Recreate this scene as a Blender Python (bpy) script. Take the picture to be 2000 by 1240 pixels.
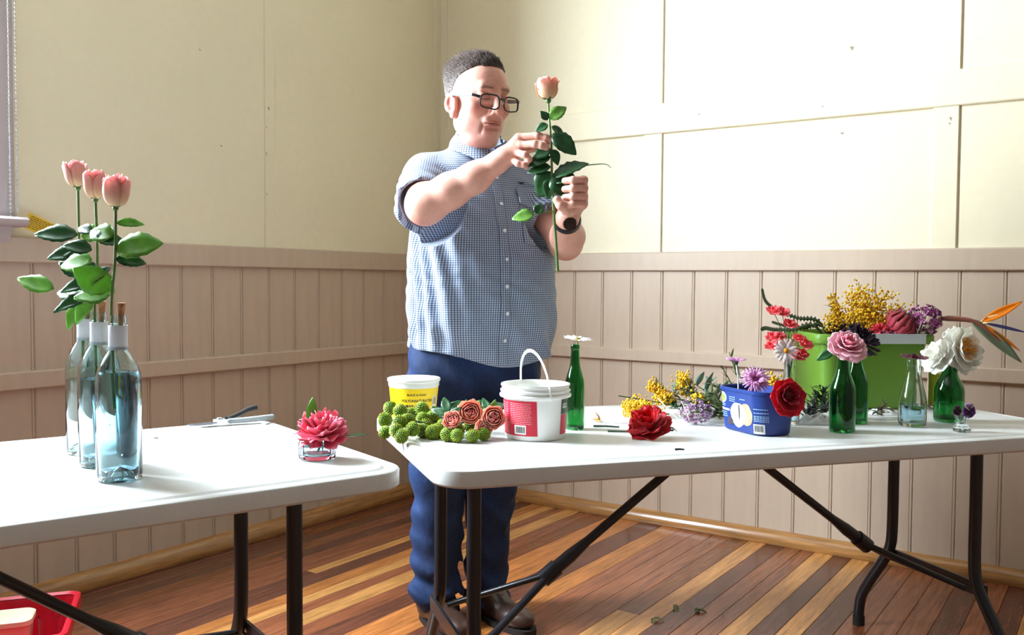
import bpy, bmesh, math, random
import numpy as np
from mathutils import Vector, Matrix
from mathutils.bvhtree import BVHTree

for _o in list(bpy.data.objects): bpy.data.objects.remove(_o)
scn = bpy.context.scene
COL = scn.collection
RAD = math.radians
PI = math.pi

# ------------------------------------------------------------------ camera
cam_d = bpy.data.cameras.new('camera'); cam = bpy.data.objects.new('camera', cam_d); COL.objects.link(cam)
cam_d.sensor_fit = 'HORIZONTAL'; cam_d.sensor_width = 36.0; cam_d.lens = 36.0 * 1762 / 2000
_rt, _dn, _fw = (0.82556802, 0.5642609, 0.00686179), (0.02814802, -0.02903254, -0.99918207), (-0.56360016, 0.8250859, -0.03985116)
cam.matrix_world = Matrix(((_rt[0], -_dn[0], -_fw[0], 3.0085), (_rt[1], -_dn[1], -_fw[1], -3.7273), (_rt[2], -_dn[2], -_fw[2], 1.09), (0, 0, 0, 1)))
cam_d.clip_start = 0.05
scn.camera = cam

# ------------------------------------------------------------------ light: daylight through the windows of the hall
W = bpy.data.worlds.new('sky'); scn.world = W; W.use_nodes = True
_bg = W.node_tree.nodes['Background']; _bg.inputs[0].default_value = (0.79, 0.905, 1.0, 1); _bg.inputs[1].default_value = 101
WIN_L = [(-3.30, -2.32, 1.30, 3.2)]      # openings in the left wall (y0, y1, z0, z1)
WIN_F = []                  # openings in the wall behind the camera (x0, x1, z0, z1)
RX, RY, RZ = 6.2, -6.6, 3.7
def portal(loc, rot, sx, sy):
    l = bpy.data.lights.new('window_daylight', 'AREA'); l.shape = 'RECTANGLE'; l.size = sx; l.size_y = sy
    l.cycles.is_portal = True
    o = bpy.data.objects.new('window_daylight', l); COL.objects.link(o); o.location = loc; o.rotation_euler = rot
for y0, y1, z0, z1 in WIN_L: portal((-0.06, (y0+y1)/2, (z0+z1)/2), (0, -PI/2, 0), z1-z0, y1-y0)
for x0, x1, z0, z1 in WIN_F: portal(((x0+x1)/2, RY-0.06, (z0+z1)/2), (PI/2, 0, 0), x1-x0, z1-z0)
vs = scn.view_settings; vs.view_transform = 'Standard'; vs.look = 'None'; vs.gamma = 1.0; vs.use_curve_mapping = False; vs.exposure = 0.0
scn.cycles.max_bounces = 10; scn.cycles.diffuse_bounces = 6; scn.cycles.transmission_bounces = 10; scn.cycles.transparent_max_bounces = 12
scn.cycles.sample_clamp_indirect = 8.0; scn.cycles.blur_glossy = 0.5

# ------------------------------------------------------------------ helpers
class MB:
    """collects geometry for ONE mesh object"""
    def __init__(s): s.v = []; s.f = []; s.mi = []; s.c = []
    def add(s, vs_, fs, mi=0, col=None):
        b = len(s.v); s.v.extend([tuple(map(float, p)) for p in vs_])
        s.f.extend([tuple(b+i for i in q) for q in fs]); s.mi.extend([mi]*len(fs))
        if col is None: col = (1, 1, 1)
        if len(col) and not hasattr(col[0], '__len__'): col = [col]*len(vs_)
        s.c.extend([(float(k[0]), float(k[1]), float(k[2]), 1.0) for k in col])
        return s
    def box(s, x0, x1, y0, y1, z0, z1, mi=0, col=None):
        s.add([(x0,y0,z0),(x1,y0,z0),(x1,y1,z0),(x0,y1,z0),(x0,y0,z1),(x1,y0,z1),(x1,y1,z1),(x0,y1,z1)],
              [(0,3,2,1),(4,5,6,7),(0,1,5,4),(1,2,6,5),(2,3,7,6),(3,0,4,7)], mi, col); return s
    def prism(s, poly, axis, a, b, mi=0, col=None):
        """poly: 2-D outline, extruded along axis ('x','y','z') from a to b"""
        n = len(poly)
        def P(p, t): return {'x': (t, p[0], p[1]), 'y': (p[0], t, p[1]), 'z': (p[0], p[1], t)}[axis]
        vs_ = [P(p, a) for p in poly]+[P(p, b) for p in poly]
        fs = [(i, (i+1) % n, n+(i+1) % n, n+i) for i in range(n)]+[tuple(range(n-1, -1, -1)), tuple(range(n, 2*n))]
        return s.add(vs_, fs, mi, col)
    def tube(s, pts, r, n=8, mi=0, col=None, cap=True, flat=1.0, up=None):
        pts = [np.array(p, float) for p in pts]; m = len(pts)
        rs = [r]*m if not hasattr(r, '__len__') else list(r)
        tg = []
        for i in range(m):
            d = pts[min(i+1, m-1)]-pts[max(i-1, 0)]; tg.append(d/(np.linalg.norm(d)+1e-12))
        a = np.array(up, float) if up is not None else (np.array([0, 0, 1.0]) if abs(tg[0][2]) < .9 else np.array([1.0, 0, 0]))
        n0 = a-tg[0]*(a@tg[0]); n0 /= np.linalg.norm(n0)
        vs_ = []; cs = []
        for i in range(m):
            n0 = n0-tg[i]*(n0@tg[i]); n0 /= (np.linalg.norm(n0)+1e-12); b0 = np.cross(tg[i], n0)
            for k in range(n):
                t = 2*PI*k/n; vs_.append(pts[i]+rs[i]*(math.cos(t)*n0*flat+math.sin(t)*b0))
                if col is not None and hasattr(col[0], '__len__'): cs.append(col[i])
        fs = []
        for i in range(m-1):
            for k in range(n):
                k2 = (k+1) % n; fs.append((i*n+k, i*n+k2, (i+1)*n+k2, (i+1)*n+k))
        if cap: fs += [tuple(range(n-1, -1, -1)), tuple((m-1)*n+k for k in range(n))]
        return s.add(vs_, fs, mi, cs if cs else col)
    def lathe(s, prof, n=32, c=(0, 0, 0), mi=0, col=None, closed=False, sx=1.0, sy=1.0):
        vs_ = []; fs = []; m = len(prof)
        for (r, z) in prof:
            for k in range(n):
                t = 2*PI*k/n; vs_.append((c[0]+sx*r*math.cos(t), c[1]+sy*r*math.sin(t), c[2]+z))
        for i in range(m if closed else m-1):
            j = (i+1) % m
            for k in range(n):
                k2 = (k+1) % n; fs.append((i*n+k, i*n+k2, j*n+k2, j*n+k))
        return s.add(vs_, fs, mi, col)
    def ball(s, c, r, n=10, m=6, mi=0, col=None, bump=0.0, rng=None):
        rr = r if hasattr(r, '__len__') else (r, r, r)
        vs_ = [(c[0], c[1], c[2]+rr[2])]
        for i in range(1, m):
            p = PI*i/m
            for k in range(n):
                t = 2*PI*k/n; q = 1.0+(rng.uniform(-bump, bump) if rng else 0)
                vs_.append((c[0]+rr[0]*q*math.sin(p)*math.cos(t), c[1]+rr[1]*q*math.sin(p)*math.sin(t), c[2]+rr[2]*q*math.cos(p)))
        vs_.append((c[0], c[1], c[2]-rr[2])); L = len(vs_)-1
        fs = [(0, 1+k, 1+(k+1) % n) for k in range(n)]
        for i in range(m-2):
            for k in range(n):
                a = 1+i*n+k; b = 1+i*n+(k+1) % n; fs.append((a, a+n, b+n, b))
        a = 1+(m-2)*n; fs += [(L, a+(k+1) % n, a+k) for k in range(n)]
        return s.add(vs_, fs, mi, col)
    def sheet(s, grid, th=0.0, mi=0, col=None):
        """grid[i][j] of points -> sheet with thickness th"""
        g = np.array(grid, float); a, b, _ = g.shape
        du = np.gradient(g, axis=0) if a > 1 else np.zeros_like(g); dv = np.gradient(g, axis=1)
        nn = np.cross(du, dv); nn /= (np.linalg.norm(nn, axis=2, keepdims=True)+1e-9)
        top = (g+nn*th/2).reshape(-1, 3); bot = (g-nn*th/2).reshape(-1, 3); N = a*b
        fs = []
        for i in range(a-1):
            for j in range(b-1):
                p = i*b+j; fs.append((p, p+b, p+b+1, p+1))
                if th: fs.append((N+p, N+p+1, N+p+b+1, N+p+b))
        cc = None
        if col is not None:
            cc = list(col) if hasattr(col[0], '__len__') else [col]*N
        if th:
            rim = [i*b for i in range(a)]+[(a-1)*b+j for j in range(1, b)]+[i*b+b-1 for i in range(a-2, -1, -1)]+[j for j in range(b-2, 0, -1)]
            for k in range(len(rim)):
                p, q = rim[k], rim[(k+1) % len(rim)]; fs.append((p, N+p, N+q, q))
            vs_ = np.concatenate([top, bot]); cc = cc+cc if cc else None
        else: vs_ = top
        return s.add(vs_, fs, mi, cc)
    def xf(s, M, start=0):
        M = Matrix(M)
        for i in range(start, len(s.v)): s.v[i] = tuple(M @ Vector(s.v[i]))
        return s
    def build(s, name, mats, parent=None, smooth=True, ang=38, loc=None, rotz=0, colors=False):
        me = bpy.data.meshes.new(name); me.from_pydata(s.v, [], s.f)
        mats = mats if isinstance(mats, (list, tuple)) else [mats]
        for m in mats: me.materials.append(m)
        if len(mats) > 1: me.polygons.foreach_set('material_index', s.mi)
        if colors:
            at = me.color_attributes.new('Col', 'FLOAT_COLOR', 'POINT'); at.data.foreach_set('color', np.array(s.c, np.float32).ravel())
        me.validate()
        if smooth:
            me.polygons.foreach_set('use_smooth', [True]*len(me.polygons))
            if ang: me.set_sharp_from_angle(angle=RAD(ang))
        o = bpy.data.objects.new(name, me); COL.objects.link(o)
        if parent: o.parent = parent
        if loc is not None: o.location = loc
        if rotz: o.rotation_euler = (0, 0, rotz)
        return o

def empty(name, loc=(0, 0, 0), rotz=0, rot=None):
    o = bpy.data.objects.new(name, None); COL.objects.link(o); o.location = loc; o.rotation_euler = rot if rot else (0, 0, rotz)
    o.empty_display_size = .02
    return o
def tag(o, label, cat, group=None, kind=None):
    o['label'] = label; o['category'] = cat
    if group: o['group'] = group
    if kind: o['kind'] = kind
    return o
def struct(o, label, cat):
    o['kind'] = 'structure'; o['label'] = label; o['category'] = cat; return o
def inst(src, parent=None, loc=None, rotz=None, color=None, rot=None):
    o = src.copy(); COL.objects.link(o); o.parent = parent
    if loc is not None: o.location = loc
    if rotz is not None: o.rotation_euler = (0, 0, rotz)
    if rot is not None: o.rotation_euler = rot
    if color is not None: o.color = color
    return o
def lerp(a, b, t): return a+(b-a)*t
def srgb(r, g, b):
    f = lambda c: ((c/255+.055)/1.055)**2.4 if c/255 > .04045 else c/255/12.92
    return (f(r), f(g), f(b))
def smooth_path(pts, n=6):
    """Catmull-Rom through pts"""
    P = [np.array(p, float) for p in pts]; P = [2*P[0]-P[1]]+P+[2*P[-1]-P[-2]]; out = []
    for i in range(1, len(P)-2):
        for k in range(n):
            t = k/n; a, b, c, d = P[i-1], P[i], P[i+1], P[i+2]
            out.append(.5*((2*b)+(c-a)*t+(2*a-5*b+4*c-d)*t*t+(3*b-a-3*c+d)*t**3))
    out.append(P[-2]); return out

_M = {}
def mat(name, col=(.8, .8, .8), rough=.5, metal=0.0, noise=None, bump=None, trans=0.0, ior=1.45, sss=0.0, sssr=(.01, .004, .002),
        attr=False, objcol=False, coat=0.0, sheen=0.0, emit=None, spec=.5, stretch=None, noise2=None, transl=0.0, gen=False):
    if name in _M: return _M[name]
    m = bpy.data.materials.new(name); m.use_nodes = True; nt = m.node_tree; N = nt.nodes; L = nt.links
    bs = N['Principled BSDF']; bs.inputs['Roughness'].default_value = rough; bs.inputs['Metallic'].default_value = metal
    bs.inputs['Base Color'].default_value = (*col, 1); bs.inputs['IOR'].default_value = ior; bs.inputs['Transmission Weight'].default_value = trans
    bs.inputs['Specular IOR Level'].default_value = spec
    if coat: bs.inputs['Coat Weight'].default_value = coat; bs.inputs['Coat Roughness'].default_value = .12
    if sheen: bs.inputs['Sheen Weight'].default_value = sheen
    if sss: bs.inputs['Subsurface Weight'].default_value = sss; bs.inputs['Subsurface Radius'].default_value = sssr; bs.inputs['Subsurface Scale'].default_value = 1.0
    tc = N.new('ShaderNodeTexCoord'); vec = tc.outputs['Object']
    if stretch:
        mp = N.new('ShaderNodeMapping'); mp.inputs['Scale'].default_value = stretch; L.new(vec, mp.inputs[0]); vec = mp.outputs[0]
    src = None
    if attr:
        a = N.new('ShaderNodeVertexColor'); a.layer_name = 'Col'; src = a.outputs[0]
    if objcol:
        oi = N.new('ShaderNodeObjectInfo'); src = oi.outputs['Color']
    def vary(src, sc, amt, det=4.0, dark=True):
        nz = N.new('ShaderNodeTexNoise'); nz.inputs['Scale'].default_value = sc; nz.inputs['Detail'].default_value = det; L.new(vec, nz.inputs['Vector'])
        if objcol:
            ad = N.new('ShaderNodeVectorMath'); ad.operation = 'ADD'; L.new(vec, ad.inputs[0]); L.new(oi.outputs['Random'], ad.inputs[1])
            sc2 = N.new('ShaderNodeVectorMath'); sc2.operation = 'SCALE'; sc2.inputs['Scale'].default_value = 31.7; cx = N.new('ShaderNodeCombineXYZ'); L.new(oi.outputs['Random'], cx.inputs[0]); L.new(oi.outputs['Random'], cx.inputs[1])
            L.new(cx.outputs[0], sc2.inputs[0]); L.new(sc2.outputs[0], ad.inputs[1]); L.new(ad.outputs[0], nz.inputs['Vector'])
        mr = N.new('ShaderNodeMapRange'); mr.inputs[1].default_value = .3; mr.inputs[2].default_value = .7; mr.inputs[3].default_value = 1-amt; mr.inputs[4].default_value = 1+amt*.5
        L.new(nz.outputs[0], mr.inputs[0])
        mx = N.new('ShaderNodeMix'); mx.data_type = 'RGBA'; mx.blend_type = 'MULTIPLY'; mx.inputs[0].default_value = 1.0
        if src: L.new(src, mx.inputs[6])
        else: mx.inputs[6].default_value = (*col, 1)
        L.new(mr.outputs[0], mx.inputs[7]); return mx.outputs[2]
    if noise: src = vary(src, *noise)
    if noise2: src = vary(src, *noise2)
    if src: L.new(src, bs.inputs['Base Color'])
    if bump:
        nz = N.new('ShaderNodeTexNoise'); nz.inputs['Scale'].default_value = bump[0]; nz.inputs['Detail'].default_value = 5; L.new(vec, nz.inputs['Vector'])
        bp = N.new('ShaderNodeBump'); bp.inputs['Strength'].default_value = bump[1]; bp.inputs['Distance'].default_value = bump[2] if len(bump) > 2 else .002
        L.new(nz.outputs[0], bp.inputs['Height']); L.new(bp.outputs[0], bs.inputs['Normal'])
    if emit: bs.inputs['Emission Color'].default_value = (*emit[:3], 1); bs.inputs['Emission Strength'].default_value = emit[3]
    if transl:
        tr = N.new('ShaderNodeBsdfTranslucent'); mxs = N.new('ShaderNodeMixShader'); mxs.inputs[0].default_value = transl
        if src: L.new(src, tr.inputs[0])
        else: tr.inputs[0].default_value = (*col, 1)
        L.new(bs.outputs[0], mxs.inputs[1]); L.new(tr.outputs[0], mxs.inputs[2]); L.new(mxs.outputs[0], N['Material Output'].inputs[0])
    _M[name] = m; return m

# ------------------------------------------------------------------ the hall
M_up = mat('cream_wall_paint', (.83, .755, .55), .42, noise=(1.3, .05), noise2=(30, .02), bump=(160, .05))
M_upL = M_up
M_lo = mat('beige_board_paint', (.56, .44, .335), .38, noise=(5, .06), bump=(70, .06), stretch=(6, 6, 1))
M_ceil = mat('greyed_unseen_ceiling', (.42, .40, .36), .7, noise=(2, .03))  # unseen ceiling, toned down to weaken the bounce light
M_base = mat('varnished_timber', (.42, .20, .062), .22, noise=(6, .35, 9), stretch=(1.2, 14, 14), coat=.4)
M_baseL = mat('varnished_timber_left', (.42, .20, .062), .22, noise=(6, .35, 9), stretch=(14, 1.2, 14), coat=.4)
M_floorb = mat('floorboard_timber', (1, 1, 1), .26, objcol=True, noise=(7, .42, 9), noise2=(28, .16, 4), stretch=(9, .55, 1), coat=.12, bump=(40, .03))
M_far = mat('dark_unseen_wall', (.16, .14, .12), .6, noise=(3, .1))  # unseen walls, darkened to cut bounce onto the left wall
M_under = mat('dark_subfloor', (.05, .03, .02), .9, noise=(3, .2))
M_trim = mat('grey_lilac_trim_paint', (.52, .46, .47), .4, noise=(4, .05))

# floor of timber boards, each its own piece
flo = MB().box(-.1, RX+.1, RY-.1, .1, -.12, -.022).build('floor', M_under, smooth=False)
struct(flo, 'varnished floor of mixed red-brown and honey hardwood boards', 'floor')
rng = random.Random(4)
c_lt, c_or, c_rb, c_dk, c_br = srgb(212, 152, 88), srgb(196, 124, 66), srgb(150, 90, 60), srgb(108, 64, 48), srgb(132, 78, 46)
spec = {.805: c_lt, .883: c_rb, .96: c_br, 1.04: c_or, 1.12: c_or, 1.2: c_dk, 1.31: c_or, 1.40: c_rb, 1.48: c_rb, 1.555: c_rb, 1.63: c_br, 1.71: c_lt,
        1.785: c_dk, 1.86: c_rb, 1.93: c_rb, 1.985: c_lt, 2.06: c_dk, 2.13: c_lt, 2.20: c_dk, 2.28: c_rb, 2.36: c_rb, 2.44: c_rb, 2.52: c_dk, 2.60: c_rb, 2.68: c_dk, 2.75: c_lt, 2.83: c_rb}
low = {0: c_dk, .07: c_br, .14: c_dk, .21: c_rb, .285: c_dk, .355: c_rb, .43: c_rb, .49: c_lt, .54: c_dk, .62: c_or, .69: c_lt, .745: c_rb}
spec.update(low)
xs = sorted(spec); x = 2.91
while x < RX: xs.append(round(x, 3)); x += rng.uniform(.074, .084)
xs.append(RX)
for i in range(len(xs)-1):
    x0, x1 = xs[i], xs[i+1]; y = 0.0; yy = [0.0]
    yy.append(-rng.uniform(.9, 3.2))
    while yy[-1] > RY: yy.append(yy[-1]-rng.uniform(1.6, 3.2))
    yy[-1] = RY
    if spec.get(x0) in (c_lt, c_dk) and x0 > 1.6: yy = [0, -2.9-rng.random(), RY]
    for j in range(len(yy)-1):
        c = spec.get(x0) if (j == 0 and x0 in spec) else rng.choice([c_rb, c_rb, c_br, c_dk, c_or, c_lt, c_rb])
        k = rng.uniform(.9, 1.1); hw = (x1-x0)/2-.0005; hl = (yy[j]-yy[j+1])/2-.0005; b = .0012
        o = MB()
        pr = [(-hw, -.02), (hw, -.02), (hw, -b), (hw-b, 0), (-hw+b, 0), (-hw, -b)]
        o.prism(pr, 'y', -hl, hl)
        ob = o.build('floorboard', M_floorb, flo, smooth=False, loc=((x0+x1)/2, (yy[j]+yy[j+1])/2, 0))
        ob.color = (c[0]*k, c[1]*k*rng.uniform(.96, 1.03), c[2]*k, 1)

D = .16   # wall thickness
# right-hand (bright) wall, plane y = 0
wr = MB().box(-.02, RX+D, .02, D, -.1, RZ).build('wall_right', M_up, smooth=False)
struct(wr, 'bright cream panelled wall with beige tongue-and-groove dado behind the flowers', 'wall')
# left wall, plane x = 0, with the window openings
o = MB(); ys = [.02]
edges = [RY-D]
zc = [(RY-D, .02)]
def wall_with_holes(o, P, lo, hi, holes, z0, z1, t0, t1):
    """P(a,t,z): builds boxes around rectangular holes sorted by a"""
    a = lo
    for (h0, h1, hz0, hz1) in sorted(holes):
        o.box(*P(a, h0, t0, t1), z0, z1); o.box(*P(h0, h1, t0, t1), z0, hz0); o.box(*P(h0, h1, t0, t1), hz1, z1); a = h1
    o.box(*P(a, hi, t0, t1), z0, z1)
wall_with_holes(o, lambda a, b, t0, t1: (t0, t1, a, b), RY-D, .02, WIN_L, -.1, RZ, -D, -.012)
wl = o.build('wall_left', M_up, smooth=False)
struct(wl, 'shaded cream wall with beige board dado beside the window', 'wall')
o = MB(); wall_with_holes(o, lambda a, b, t0, t1: (a, b, t0, t1), -D, RX+D, WIN_F, -.1, RZ, RY-D, RY)
struct(o.build('wall_front', M_far, smooth=False), 'unseen wall behind the camera, darkened to cut bounce light', 'wall')
struct(MB().box(RX, RX+D, RY-D, .02, -.1, RZ).build('wall_far_side', M_far, smooth=False), 'unseen wall on the far right side of the hall, darkened to cut bounce light', 'wall')
struct(MB().box(-D, RX+D, RY-D, D, RZ, RZ+.1).build('ceiling', M_ceil, smooth=False), 'unseen ceiling of the hall, greyed to cut bounce light', 'ceiling')

# upper wall sheets and cover strips
for z0, z1 in ((1.225, 1.80), (1.80, RZ)):
    for a, b in ((0, 1.20), (1.20, 2.40), (2.40, 3.6), (3.6, 4.8), (4.8, RX)):
        MB().box(a+.0006, b-.0006, 0, .02, z0, z1).build('wall_panel', M_up, wr, smooth=False)
for a, b in ((-1.145, 0), (-2.32, -1.145)):
    MB().box(-.012, 0, a+.0006, b-.0006, 1.225, RZ).build('wall_panel', M_up, wl, smooth=False)
def strip_y(x0, x1, z0, z1, t, name='cover_strip'):      # on the right wall, with eased edges
    b = min(.003, t*.45)
    return MB().prism([(x0, .001), (x0, -t+b), (x0+b, -t), (x1-b, -t), (x1, -t+b), (x1, .001)], 'z', z0, z1).build(name, M_up, wr, smooth=False)
for xr in (1.272, 2.472, 3.672, 4.872):
    strip_y(xr-.088, xr, 1.225, 1.754, .010); strip_y(xr-.088, xr, 1.886, RZ, .010)
strip_y(.0, .045, 1.225, RZ, .006)
MB().prism([(.001, 1.754), (-.014, 1.754), (-.018, 1.758), (-.018, 1.883), (-.015, 1.886), (.001, 1.886)], 'x', .05, RX-.01).build('picture_rail', M_up, wr, smooth=False)
def strip_x(y0, y1, z0, z1, t):
    b = min(.002, t*.4)
    MB().prism([(-.001, y0), (t-b, y0), (t, y0+b), (t, y1-b), (t-b, y1), (-.001, y1)], 'z', z0, z1).build('cover_strip', M_up, wl, smooth=False)
strip_x(-1.172, -1.118, 1.225, RZ, .005); strip_x(-.05, -.001, 1.225, RZ, .004)

# dado boards (tongue and groove, with a bead beside each joint)
def board_profile(w, t):
    c = .0035
    return [(0, 0), (0, t-c), (c, t), (w-.013, t), (w-.0115, t-.003), (w-.010, t), (w-c-.0012, t), (w-.0012, t-c), (w-.0012, 0)]
bw = .1510; t = .014
pr = board_profile(bw, t)
m0 = None; x = .984-bw*7
while x < RX:
    a, b = max(x, 0.0), min(x+bw, RX)
    if b-a > bw-.002:
        if m0 is None: m0 = MB().prism([(p, .006-q) for p, q in pr][::-1], 'z', .02, 1.15).build('dado_board', M_lo, wr, smooth=False, loc=(a, 0, 0))
        else: inst(m0, wr, (a, 0, 0))
    elif b-a > .01: MB().prism([(p*(b-a)/bw, .006-q) for p, q in pr][::-1], 'z', .02, 1.15).build('dado_board', M_lo, wr, smooth=False, loc=(a, 0, 0))
    x += bw
bl = .1425; m0 = None; y = -2.007-bl*33
pr = board_profile(bl, t)
while y < -.001:
    a, b = max(y, RY), min(y+bl, 0)
    if b-a > bl-.002:
        if m0 is None: m0 = MB().prism([(q-.006, p) for p, q in pr], 'z', .02, 1.15).build('dado_board', M_lo, wl, smooth=False, loc=(0, a, 0))
        else: inst(m0, wl, (0, a, 0))
    elif b-a > .01: MB().prism([(q-.006, p*(b-a)/bl) for p, q in pr], 'z', .02, 1.15).build('dado_board', M_lo, wl, smooth=False, loc=(0, a, 0))
    y += bl
# dado cap, mid rail, skirting
def rail(z0, z1, d):
    return [(0, z0), (d-.004, z0), (d, z0+.004), (d, z1-.005), (d-.005, z1), (0, z1)]
MB().prism([(-p, z) for p, z in rail(1.142, 1.226, .026)][::-1], 'x', .0, RX).build('dado_cap', M_lo, wr, smooth=False)
MB().prism([(-p, z) for p, z in rail(.733, .787, .032)][::-1], 'x', .0, RX).build('dado_rail', M_lo, wr, smooth=False)
MB().prism(rail(1.140, 1.226, .026), 'y', RY, -.026).build('dado_cap', M_lo, wl, smooth=False)
MB().prism(rail(.725, .784, .032), 'y', RY, -.032).build('dado_rail', M_lo, wl, smooth=False)
sk = [(0, 0), (.034, 0), (.037, .004), (.0365, .020), (.030, .038), (.020, .050), (.010, .056), (0, .057)]
bsR = MB().prism([(-p-.006, z) for p, z in sk][::-1], 'x', .006, RX).build('baseboard_right', M_base, ang=50)
struct(bsR, 'glossy honey timber baseboard along the bright right wall', 'baseboard')
bsL = MB().prism([(p+.006, z*1.15) for p, z in sk], 'y', RY, -.006).build('baseboard_left', M_baseL, ang=50)
struct(bsL, 'brown timber baseboard along the shaded left wall', 'baseboard')

# windows: frames, sills, sashes
M_glass_w = mat('window_glass', (1, 1, 1), .02, trans=1.0, ior=1.0)
def window_left(n, y0, y1, z0, z1):
    r = empty('window_%d' % n, (0, (y0+y1)/2, z0)); hy = (y1-y0)/2; H = z1-z0; ins = []
    for s in (-1, 1):
        MB().box(-.01, .024, min(s*hy, s*(hy+.105)), max(s*hy, s*(hy+.105)), -.02, H+.1).build('architrave', M_trim, r, smooth=False)
    MB().box(-.01, .026, -hy-.105, hy+.105, H, H+.11).build('head_trim', M_trim, r, smooth=False)
    MB().prism([(-.15, -.045), (.060, -.045), (.072, -.036), (.074, -.022), (.066, -.014), (-.15, -.014)], 'y', -hy-.125, hy+.125).build('window_sill', M_trim, r, ang=50)
    MB().prism([(0, -.105), (.020, -.105), (.034, -.085), (.040, -.045), (0, -.045)], 'y', -hy-.085, hy+.085).build('sill_apron', M_trim, r, ang=50)
    for a, b, c, d in ((-hy, -hy+.05, -.014, H), (hy-.05, hy, -.014, H), (-hy, hy, -.014, .04), (-hy, hy, H-.05, H), (-hy, hy, H/2-.03, H/2+.03)):
        MB().box(-.11, -.07, a, b, c, d).build('sash_bar', M_trim, r, smooth=False)
    return r
for n, (y0, y1, z0, z1) in enumerate(WIN_L):
    struct(window_left(n+1, y0, y1, z0, z1), ('window with lilac-grey frame and moulded sill at the left edge',)[n], 'window')
for n, (x0, x1, z0, z1) in enumerate(WIN_F):
    r = empty('window_%d' % (n+2), ((x0+x1)/2, RY, z0)); h = (x1-x0)/2; H = z1-z0
    for a, b, c, d in ((-h, -h+.06, 0, H), (h-.06, h, 0, H), (-h, h, 0, .06), (-h, h, H-.06, H), (-h, h, H/2-.03, H/2+.03)):
        MB().box(a, b, -.1, -.05, c, d).build('sash_bar', M_trim, r, smooth=False)
    struct(r, 'window in the wall behind the camera', 'window')
# ------------------------------------------------------------------ folding trestle tables
M_top = mat('white_moulded_plastic', (.68, .69, .68), .34, noise=(9, .05, 6), noise2=(90, .03), bump=(220, .06))
M_steel = mat('charcoal_powder_coat', (.018, .020, .026), .34, noise=(20, .15), coat=.15)
M_galv = mat('rivet_steel', (.4, .4, .42), .35, metal=.9, noise=(30, .1))
M_rub = mat('black_rubber_foot', (.012, .012, .012), .7, noise=(20, .2))
TOP = .725
def rrect(hx, hy, r, n=7):
    p = []
    for cx, cy, a0 in ((hx-r, hy-r, 0), (-hx+r, hy-r, 90), (-hx+r, -hy+r, 180), (hx-r, -hy+r, 270)):
        for k in range(n+1):
            a = RAD(a0+90*k/n); p.append((cx+r*math.cos(a), cy+r*math.sin(a)))
    return p
def table_top(L, Wd, par):
    o = MB(); rings = []
    # (inset, z)
    pr = [(.06, -.040), (.010, -.040), (.003, -.038), (.0, -.034), (.0, -.007), (.0012, -.004), (.004, -.002), (.009, -.0012), (.017, -.0015), (.022, -.0035), (.030, -.0035), (.036, 0.0), (.05, 0)]
    n = None; vs_ = []
    for ins, z in pr:
        q = rrect(L/2-ins, Wd/2-ins, max(.075-ins, .012)); n = len(q); vs_ += [(a, b, z) for a, b in q]
    fs = []
    for i in range(len(pr)-1):
        for k in range(n): fs.append((i*n+k, i*n+(k+1) % n, (i+1)*n+(k+1) % n, (i+1)*n+k))
    fs.append(tuple((len(pr)-1)*n+k for k in range(n))); fs.append(tuple(range(n-1, -1, -1)))
    o.add(vs_, fs)
    return o.build('table_top', M_top, par, ang=30)
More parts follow.
